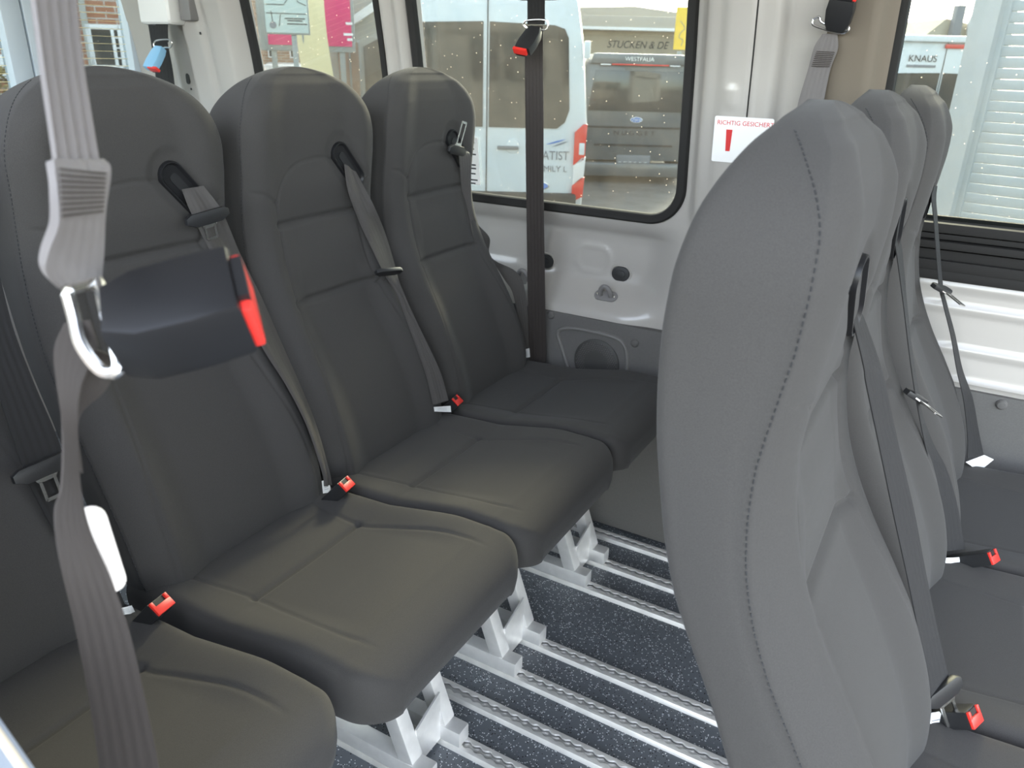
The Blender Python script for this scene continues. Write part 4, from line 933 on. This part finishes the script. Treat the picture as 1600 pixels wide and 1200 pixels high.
# dark camper van ----------------------------------------------------
t = place((1000, 95), 13.4, 'dark_camper_van', 'dark grey camper van parked to the right of the white van, tailgate towards us', 'van')
body = [(-.98, .35), (.98, .35), (.99, 1.05), (.86, 1.80), (.74, 1.97), (-.74, 1.97), (-.86, 1.80), (-.99, 1.05)]
mb = MB(); mb.prism(body, 4.8, XZ, (0, 4.8, 0), bev=.05); obj('body', mb, 'car_dark', t)
slab(t, 'rear_window', [(-.78, 1.13), (.78, 1.13), (.70, 1.74), (-.70, 1.74)], 0.0, .014, 'car_glass', .004)
slab(t, 'roof_spoiler', [(-.80, 1.84), (.80, 1.84), (.74, 1.99), (-.74, 1.99)], .02, .12, 'car_dark', .015)
mb = MB(); mb.box((0, -.09, 1.83), (.9, .02, .022), bev=.004); obj('brake_lamp', mb, 'tail_red', t)
for s in (-1, 1):
    mb = MB(); mb.box((.55 * s, -.09, 1.825), (.16, .02, .02), bev=.004); obj('spoiler_clip', mb, 'paper_white', t)
    slab(t, 'tail_lamp', [(.86 * s, .75), (.98 * s, .75), (.985 * s, 1.08), (.90 * s, 1.12)][::s], .01, .04, 'tail_red', .004)
text('WESTFALIA', .085, 'paper_white', t, mr, (-.02, -.105, 1.885), depth=.002, align='CENTER', xs=1.05)
text('N U G G E T', .10, 'print_dark', t, mr, (0, -.012, .76), depth=.002, align='CENTER', xs=1.25)
mb = MB(); mb.lathe([(.10, 0), (.10, .010), (.085, .013)], 32, MY @ Matrix.Diagonal((1, .45, 1)), (.02, 0, 1.00)); b_ = obj('oval_badge', mb, 'paper_white', t)
mb = MB(); mb.lathe([(.088, 0), (.088, .016)], 32, MY @ Matrix.Diagonal((1, .42, 1)), (.02, 0, 1.00)); obj('badge_face', mb, 'print_blue', b_)
text('Ford', .075, 'paper_white', t, mr, (.02, -.019, .98), depth=.002, align='CENTER', italic=.3)
mb = MB(); mb.box((0, -.005, .88), (1.75, .02, .03), bev=.006); obj('trim_strip', mb, 'car_trim', t)
mb = MB(); mb.box((0, -.005, .60), (1.3, .02, .03), bev=.006); obj('trim_strip', mb, 'car_trim', t)
mb = MB(); mb.box((.02, -.014, .33 + .05), (.56, .014, .13), bev=.003); pl = obj('number_plate', mb, 'print_grey', t)
mb = MB()
for k in range(6): mb.box((-.20 + .085 * k, -.022, .33), (.05, .003, .012))
obj('plate_light', mb, 'paper_white', pl)
mb = MB(); mb.box((0, -.05, .22), (1.9, .20, .22), bev=.04); obj('bumper', mb, 'car_dark', t)
wheels(t, (-.85, .85), (.9, 3.9), .33)
# white car behind it ------------------------------------------------
t = place((1075, 98), 20.5, 'white_car', 'white car with rounded roof half hidden behind the dark camper van', 'car')
P = [(-.85, .35), (1.5, .35), (1.5, 1.5), (1.3, 2.15), (.9, 2.30), (.40, 2.15), (-.28, 1.70), (-.68, 1.3), (-.85, .8)]
mb = MB(); mb.prism(P, 1.7, XZ, (0, 1.7, 0), bev=.12); obj('body', mb, 'car_white', t)
slab(t, 'side_window', [(-.05, 1.68), (1.1, 1.70), (1.1, 2.08), (.45, 2.02)], 0, .01, 'car_glass')
wheels(t, (-.4, 1.0), (.1,), .3)
# hall ---------------------------------------------------------------
t = place((1000, 95), 30, 'commercial_hall', 'low beige commercial hall with dark italic lettering behind the parked vans', 'building')
mb = MB(); mb.box((0.6, 4, 1.5), (9.5, 8, 3.0)); obj('wall', mb, 'beige_render', t, smooth=False)
mb = MB(); mb.box((0.6, -.25, 3.10), (10, .5, .36), bev=.02); obj('fascia', mb, 'roof_sheet', t)
mb = MB(); mb.box((0.6, -.30, 2.88), (10, .5, .10), bev=.02); obj('gutter', mb, 'paper_white', t)
slab(t, 'roof_gable', [(-3.5, 3.28), (3.0, 3.28), (-.3, 3.62), (-3.5, 3.50)], .6, .5, 'roof_sheet')
mb = MB(); mb.box((0.2, -.04, 2.30), (6.2, .08, .78)); s_ = obj('sign_board', mb, 'beige_dark', t, smooth=False)
text('STUCKEN & DE', .34, 'print_dark', t, mr, (-1.22, -.09, 2.28), depth=.01, italic=.25, xs=.92)
t = place((1060, 97), 24.5, 'yellow_pylon', 'yellow pylon sign standing before the hall', 'sign')
mb = MB(); mb.box((0, 0, 2.75), (.38, .10, 1.1), bev=.01); obj('sign_panel', mb, 'yellow_sign', t)
mb = MB(); mb.box((0, 0, 1.08), (.12, .08, 2.15), bev=.01); obj('post', mb, 'pole_grey', t)
mb = MB(); mb.tube(cr([(-.08, -.055, 2.95), (.02, -.055, 2.85), (.08, -.055, 2.75), (-.02, -.055, 2.65), (-.06, -.055, 2.52), (.05, -.055, 2.45), (.02, -.055, 2.3)], 6), .012, 6); obj('ornament', mb, 'beige_dark', t)
# motor caravan ------------------------------------------------------
t = place((1473, 105), 16, 'motor_caravan', 'white motor caravan seen from behind through the front sliding window', 'camper')
body = [(-1.02, .40), (1.02, .40), (1.03, 1.3), (.97, 2.25), (.90, 2.34), (-.90, 2.34), (-.97, 2.25), (-1.03, 1.3)]
mb = MB(); mb.prism(body, 5.8, XZ, (0, 5.8, 0), bev=.05); obj('body', mb, 'car_white', t)
slab(t, 'roof_cap', [(-.95, 2.30), (.95, 2.30), (.85, 2.40), (-.85, 2.40)], .05, .15, 'car_white', .02)
for s in (-1, 1): slab(t, 'rear_window', [(.03 * s, 1.05), (.84 * s, 1.05), (.82 * s, 1.80), (.03 * s, 1.82)][::s], 0, .012, 'car_glass')
mb = MB(); mb.box((.12, -.03, 2.24), (.34, .03, .07), bev=.012); obj('brake_lamp', mb, 'tail_red', t)
mb = MB(); mb.box((0, -.004, 1.5), (.012, .01, 1.6)); obj('door_gap', mb, 'car_trim', t)
mb = MB(); mb.box((-.99, -.01, 1.72), (.06, .04, .14), bev=.01); obj('hinge', mb, 'car_white', t)
text('KNAUS', .15, 'print_dark', t, mr, (-.62, -.012, 1.99), depth=.002)
mb = MB(); mb.box((-.38, -.012, 1.92), (.50, .004, .04)); obj('print', mb, 'print_grey', t)
mb = MB(); mb.box((0, -.05, .46), (1.9, .16, .24), bev=.04); obj('bumper', mb, 'car_trim', t)
wheels(t, (-.88, .88), (.9, 4.4))
t = place((1477, 105), 42, 'gabled_house', 'pale house with pitched roof far beyond the motor caravan', 'building')
slab(t, 'wall', [(-1.2, 0), (1.2, 0), (1.2, 3.6), (-.4, 3.9), (-1.2, 3.2)], 4, 4, 'beige_render')
mb = MB(); mb.box((-.10, -.3, 3.3), (.36, .4, 2.2), bev=.02); obj('chimney', mb, 'print_grey', t)
mb = MB(); mb.lathe([(.02, 0), (.18, .3), (.22, .7), (.15, 1.0), (.02, 1.1)], 16, None, (.62, -.3, 3.0)); obj('dish', mb, 'paper_white', t)
# house with roller shutter -----------------------------------------
def onplane(p, P0, n):
    r = ray(p); o = np.array([0, 0, H]); return o + r * (((P0 - o) @ n) / (r @ n))
th = math.radians(-13); ex = np.array([math.cos(th), math.sin(th), 0]); ny = np.array([-math.sin(th), math.cos(th), 0])
P0 = out((1498, 108), 5.4)
def lx(p, off=0.0): q = onplane(p, P0 + ny * off, ny); return float((q - P0) @ ex)
ws = lx((1540, 108)); wr = lx((1557, 108), .13)
t = thing('shuttered_house', (P0[0], P0[1], GZ), 'white rendered house front with a closed roller shutter beyond the front sliding window', 'house', rz=th)
mb = MB(); mb.box((ws / 2, .20, 1.9), (ws, .40, 3.8), bev=.006); obj('wall_pier', mb, 'plaster', t)
mb = MB(); mb.box((1.6, .20, 3.45), (3.2, .40, .7), bev=.006); obj('lintel', mb, 'plaster', t)
mb = MB(); mb.box((3.0, .20, 1.9), (.5, .40, 3.8), bev=.006); obj('wall_pier', mb, 'plaster', t)
mb = MB(); mb.box((wr - .012, .12, 1.7), (.035, .05, 3.0), bev=.004); obj('guide_rail', mb, 'shutter_white', t)
mb = MB(); mb.box((1.5, .20, .18), (2.6, .30, .36), bev=.01); obj('sill', mb, 'plaster', t)
t2 = t
sm_ = MB(); x0_, x1_ = wr, 2.80; prof = [(0.0, .000), (-.005, .004), (-.007, .024), (-.0065, .046), (-.003, .0545), (0.004, .056), (.004, 0)]
for x in (x0_, x1_): sm_.v += [(x, .13 + a, b) for a, b in prof]
k_ = len(prof); sm_.f = [(i, (i + 1) % k_, k_ + (i + 1) % k_, k_ + i) for i in range(k_)] + [tuple(range(k_))[::-1], tuple(range(k_, 2 * k_))]
sh = thing('roller_shutter', (P0[0], P0[1], GZ), 'white roller shutter of horizontal slats closing the opening of the rendered house', 'roller shutter', rz=th)
first = None
for k in range(46):
    z = .40 + k * .058
    if first is None: o = obj('slat', sm_, 'shutter_white', sh, angle=40); first = o
    else: o = first.copy(); COL.objects.link(o); o.parent = sh
    o.location = (0, 0, z)
# signs and buildings behind the rear side window ---------------------
YL = math.radians(45)
t = place((452, 78), 9.0, 'map_board', 'pale green street map board on a grey pole before the magenta board', 'sign', rz=YL)
mb = MB(); mb.box((0, 0, 2.38), (.42, .03, .62), bev=.006); p_ = obj('map_panel', mb, 'map_green', t)
mb = MB(); mb.box((0, .005, 2.38), (.45, .03, .65), bev=.006); obj('panel_frame', mb, 'pole_grey', p_)
mb = MB(); mb.box((.06, .05, 1.2), (.055, .05, 2.4), bev=.006); obj('pole', mb, 'pole_grey', t)
mb = MB()
for pts in ([(-.20, 2.33), (-.02, 2.33), (.02, 2.38), (.02, 2.52)], [(-.20, 2.25), (.20, 2.25)], [(-.06, 2.24), (-.08, 2.13)], [(-.15, 2.27), (-.14, 2.17)], [(.08, 2.50), (.12, 2.36), (.2, 2.33)]): mb.tube([(a, -.017, b) for a, b in pts], .004, 5)
for k, zz in enumerate((2.205, 2.185, 2.155)): mb.box((.08 + .02 * (k == 2), -.016, zz), (.20 - .05 * (k == 1), .003, .011))
obj('map_lines', mb, 'print_dark', t)
mb = MB(); mb.lathe([(.035, 0), (.035, .004), (.02, .005)], 12, MY, (-.14, -.015, 2.14)); obj('emblem', mb, 'print_grey', t)
t = place((482, 79), 13.0, 'magenta_board', 'large magenta advertising board in a grey frame behind the map board', 'sign', rz=YL)
mb = MB(); mb.box((0, 0, 2.75), (1.40, .08, 1.70), bev=.01); p_ = obj('board_frame', mb, 'pole_grey', t)
mb = MB(); mb.box((0.04, -.045, 2.78), (1.22, .02, 1.60), bev=.004); obj('board_face', mb, 'magenta', p_)
for a, b, c in ((.62, 2.30, .10), (.60, 2.15, .14), (.62, 2.08, .08), (-.05, 2.10, .22)): mb = MB(); mb.box((a, -.058, b), (c, .004, .035)); obj('print', mb, 'paper_white', p_)
for s in (-.5, .5): mb = MB(); mb.box((s, .03, .98), (.08, .08, 1.96)); obj('post', mb, 'pole_grey', t)
t = place((494, 80), 10.5, 'reflection_column', 'cream column standing in for a reflection in the glass beside the map board', 'reflection stand-in', rz=YL)  # made-up flag shape standing in for a reflection in the window glass
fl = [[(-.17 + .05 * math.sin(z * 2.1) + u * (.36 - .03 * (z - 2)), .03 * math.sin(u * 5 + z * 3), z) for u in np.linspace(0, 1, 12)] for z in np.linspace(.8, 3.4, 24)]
mb = MB(); mb.grid(fl); mb.grid([[(a, b + .003, c) for a, b, c in r][::-1] for r in fl]); obj('reflection_sheet', mb, 'pale_cream', t)
mb = MB(); mb.tube([(-.17, .03, 0), (-.15, .03, 1.8), (-.12, .03, 3.5)], .014, 8); obj('pole', mb, 'pole_grey', t)  # invented pole, part of the reflection stand-in
t = place((425, 78), 26, 'brown_brick_house', 'brown brick house far behind the magenta board', 'building', rz=YL)
mb = MB(); mb.box((0, 4, 3), (12, 8, 6)); obj('wall', mb, 'brick_brown', t, smooth=False)
for x in (-.0, .62, 1.6, -1.4):
    mb = MB(); mb.box((x, -.02, 1.95), (.24, .06, .50), bev=.01); f_ = obj('window_frame', mb, 'paper_white', t)
    mb = MB(); mb.box((x, -.055, 1.95), (.17, .02, .42)); obj('pane', mb, 'car_glass', f_)
t = place((434, 78), 19, 'light_blue_car', 'pale car whose roof shows below the magenta board', 'car', rz=YL)
P = [(-.55, .3), (1.0, .3), (1.0, 1.0), (.70, 1.56), (.50, 1.62), (-.28, 1.62), (-.42, 1.56), (-.55, 1.0)]
mb = MB(); mb.prism(P, 3.6, XZ, (0, 3.6, 0), bev=.08); obj('body', mb, 'car_white', t)
slab(t, 'rear_window', [(-.34, 1.08), (.62, 1.08), (.46, 1.52), (-.22, 1.52)], 0, .01, 'car_glass'); wheels(t, (-.35, .7), (.6, 2.9), .3)
t = place((548, 82), 14.5, 'grey_shop_front', 'grey shop building with two brown doors left of the white van', 'building', rz=math.radians(38))
mb = MB(); mb.box((0.15, 1.2, 2.4), (1.3, 2.4, 4.8)); obj('wall', mb, 'wall_grey', t, smooth=False)
for x, w_ in ((-.12, .18), (.07, .13)):
    mb = MB(); mb.box((x, -.02, .95), (w_ + .04, .06, 2.3), bev=.006); f_ = obj('door_frame', mb, 'pole_grey', t)
    mb = MB(); mb.box((x, -.06, .95), (w_, .03, 2.22), bev=.004); obj('door_leaf', mb, 'brown_door', f_)
slab(t, 'awning', [(-.40, 2.15), (-.36, 2.05), (.45, 2.55), (.45, 2.70)], 0, .25, 'paper_white', .01)
slab(t, 'shop_window', [(.22, .3), (.62, .3), (.62, 2.2), (.22, 2.0)], 0, .02, 'car_glass')
# brick house behind the rear doors ----------------------------------
YR = math.radians(60)
t = place((110, 70), 13, 'red_brick_house', 'red brick house with white lattice window behind the rear door glass', 'building', rz=YR)
mb = MB(); mb.box((-2.6, 1.2, 3), (8, 2.4, 6)); obj('wall', mb, 'brick_red', t, smooth=False)
for x, zc, hw_, hh in ((.44, 1.88, .20, .26), (-2.2, 1.88, .3, .3)):
    mb = MB()
    for a, b, c, d in ((-hw_, 0, .07, hh * 2 + .07), (hw_, 0, .07, hh * 2 + .07), (0, hh, hw_ * 2, .06), (0, -hh, hw_ * 2 + .12, .07), (0.10, 0, .04, hh * 2)): mb.box((x + a, -.04, zc + b), (c, .08, d), bev=.006)
    f_ = obj('window_frame', mb, 'paper_white', t)
    mb = MB(); mb.box((x, .0, zc), (hw_ * 2, .02, hh * 2)); obj('pane', mb, 'car_glass', f_)
    mb = MB()
    for k in range(1, 4): mb.box((x + .15, -.05, zc - hh + k * hh / 2), (.10, .03, .018))
    obj('glazing_bar', mb, 'paper_white', f_)
slab(t, 'downpipe', [(.18, 0), (.26, 0), (.26, 6), (.18, 6)], 0, .08, 'wall_grey')
mb = MB(); mb.box((-1.05, -.06, 2.02), (.55, .10, .26), bev=.01); s_ = obj('shop_sign', mb, 'print_dark', t)
mb = MB(); mb.box((-.98, -.115, 2.02), (.16, .01, .18)); obj('sign_mark', mb, 'print_red', s_)
mb = MB(); mb.box((-1.05, -.05, 1.62), (.75, .10, .30), bev=.01); obj('white_band', mb, 'paper_white', t)
t = place((4, 100), 11.5, 'autumn_hedge', 'yellow autumn hedge low behind the rear door glass', 'hedge', rz=YR)
mb = MB()
for k in range(700):
    c = Vector(rng.normal(0, 1, 3)); c.normalize(); c = Vector((c.x * .42, c.y * .4, 1.05 + c.z * .58)) ; c *= 1.0
    M = Quaternion(Vector(rng.normal(0, 1, 3)).normalized(), float(rng.uniform(0, 6))).to_matrix(); s = .045
    mb.add([c + M @ Vector(q) for q in ((-s, 0, 0), (0, -s * .5, 0.01), (s, 0, 0), (0, s * .5, .01))], [(0, 1, 2, 3)])
o = obj('foliage', mb, 'leaf_dry', t, smooth=False); o['kind'] = 'stuff'
mb = MB(); mb.lathe([(.06, 0), (.05, .6), (.03, 1.0)], 8); obj('stem', mb, 'brown_door', t)
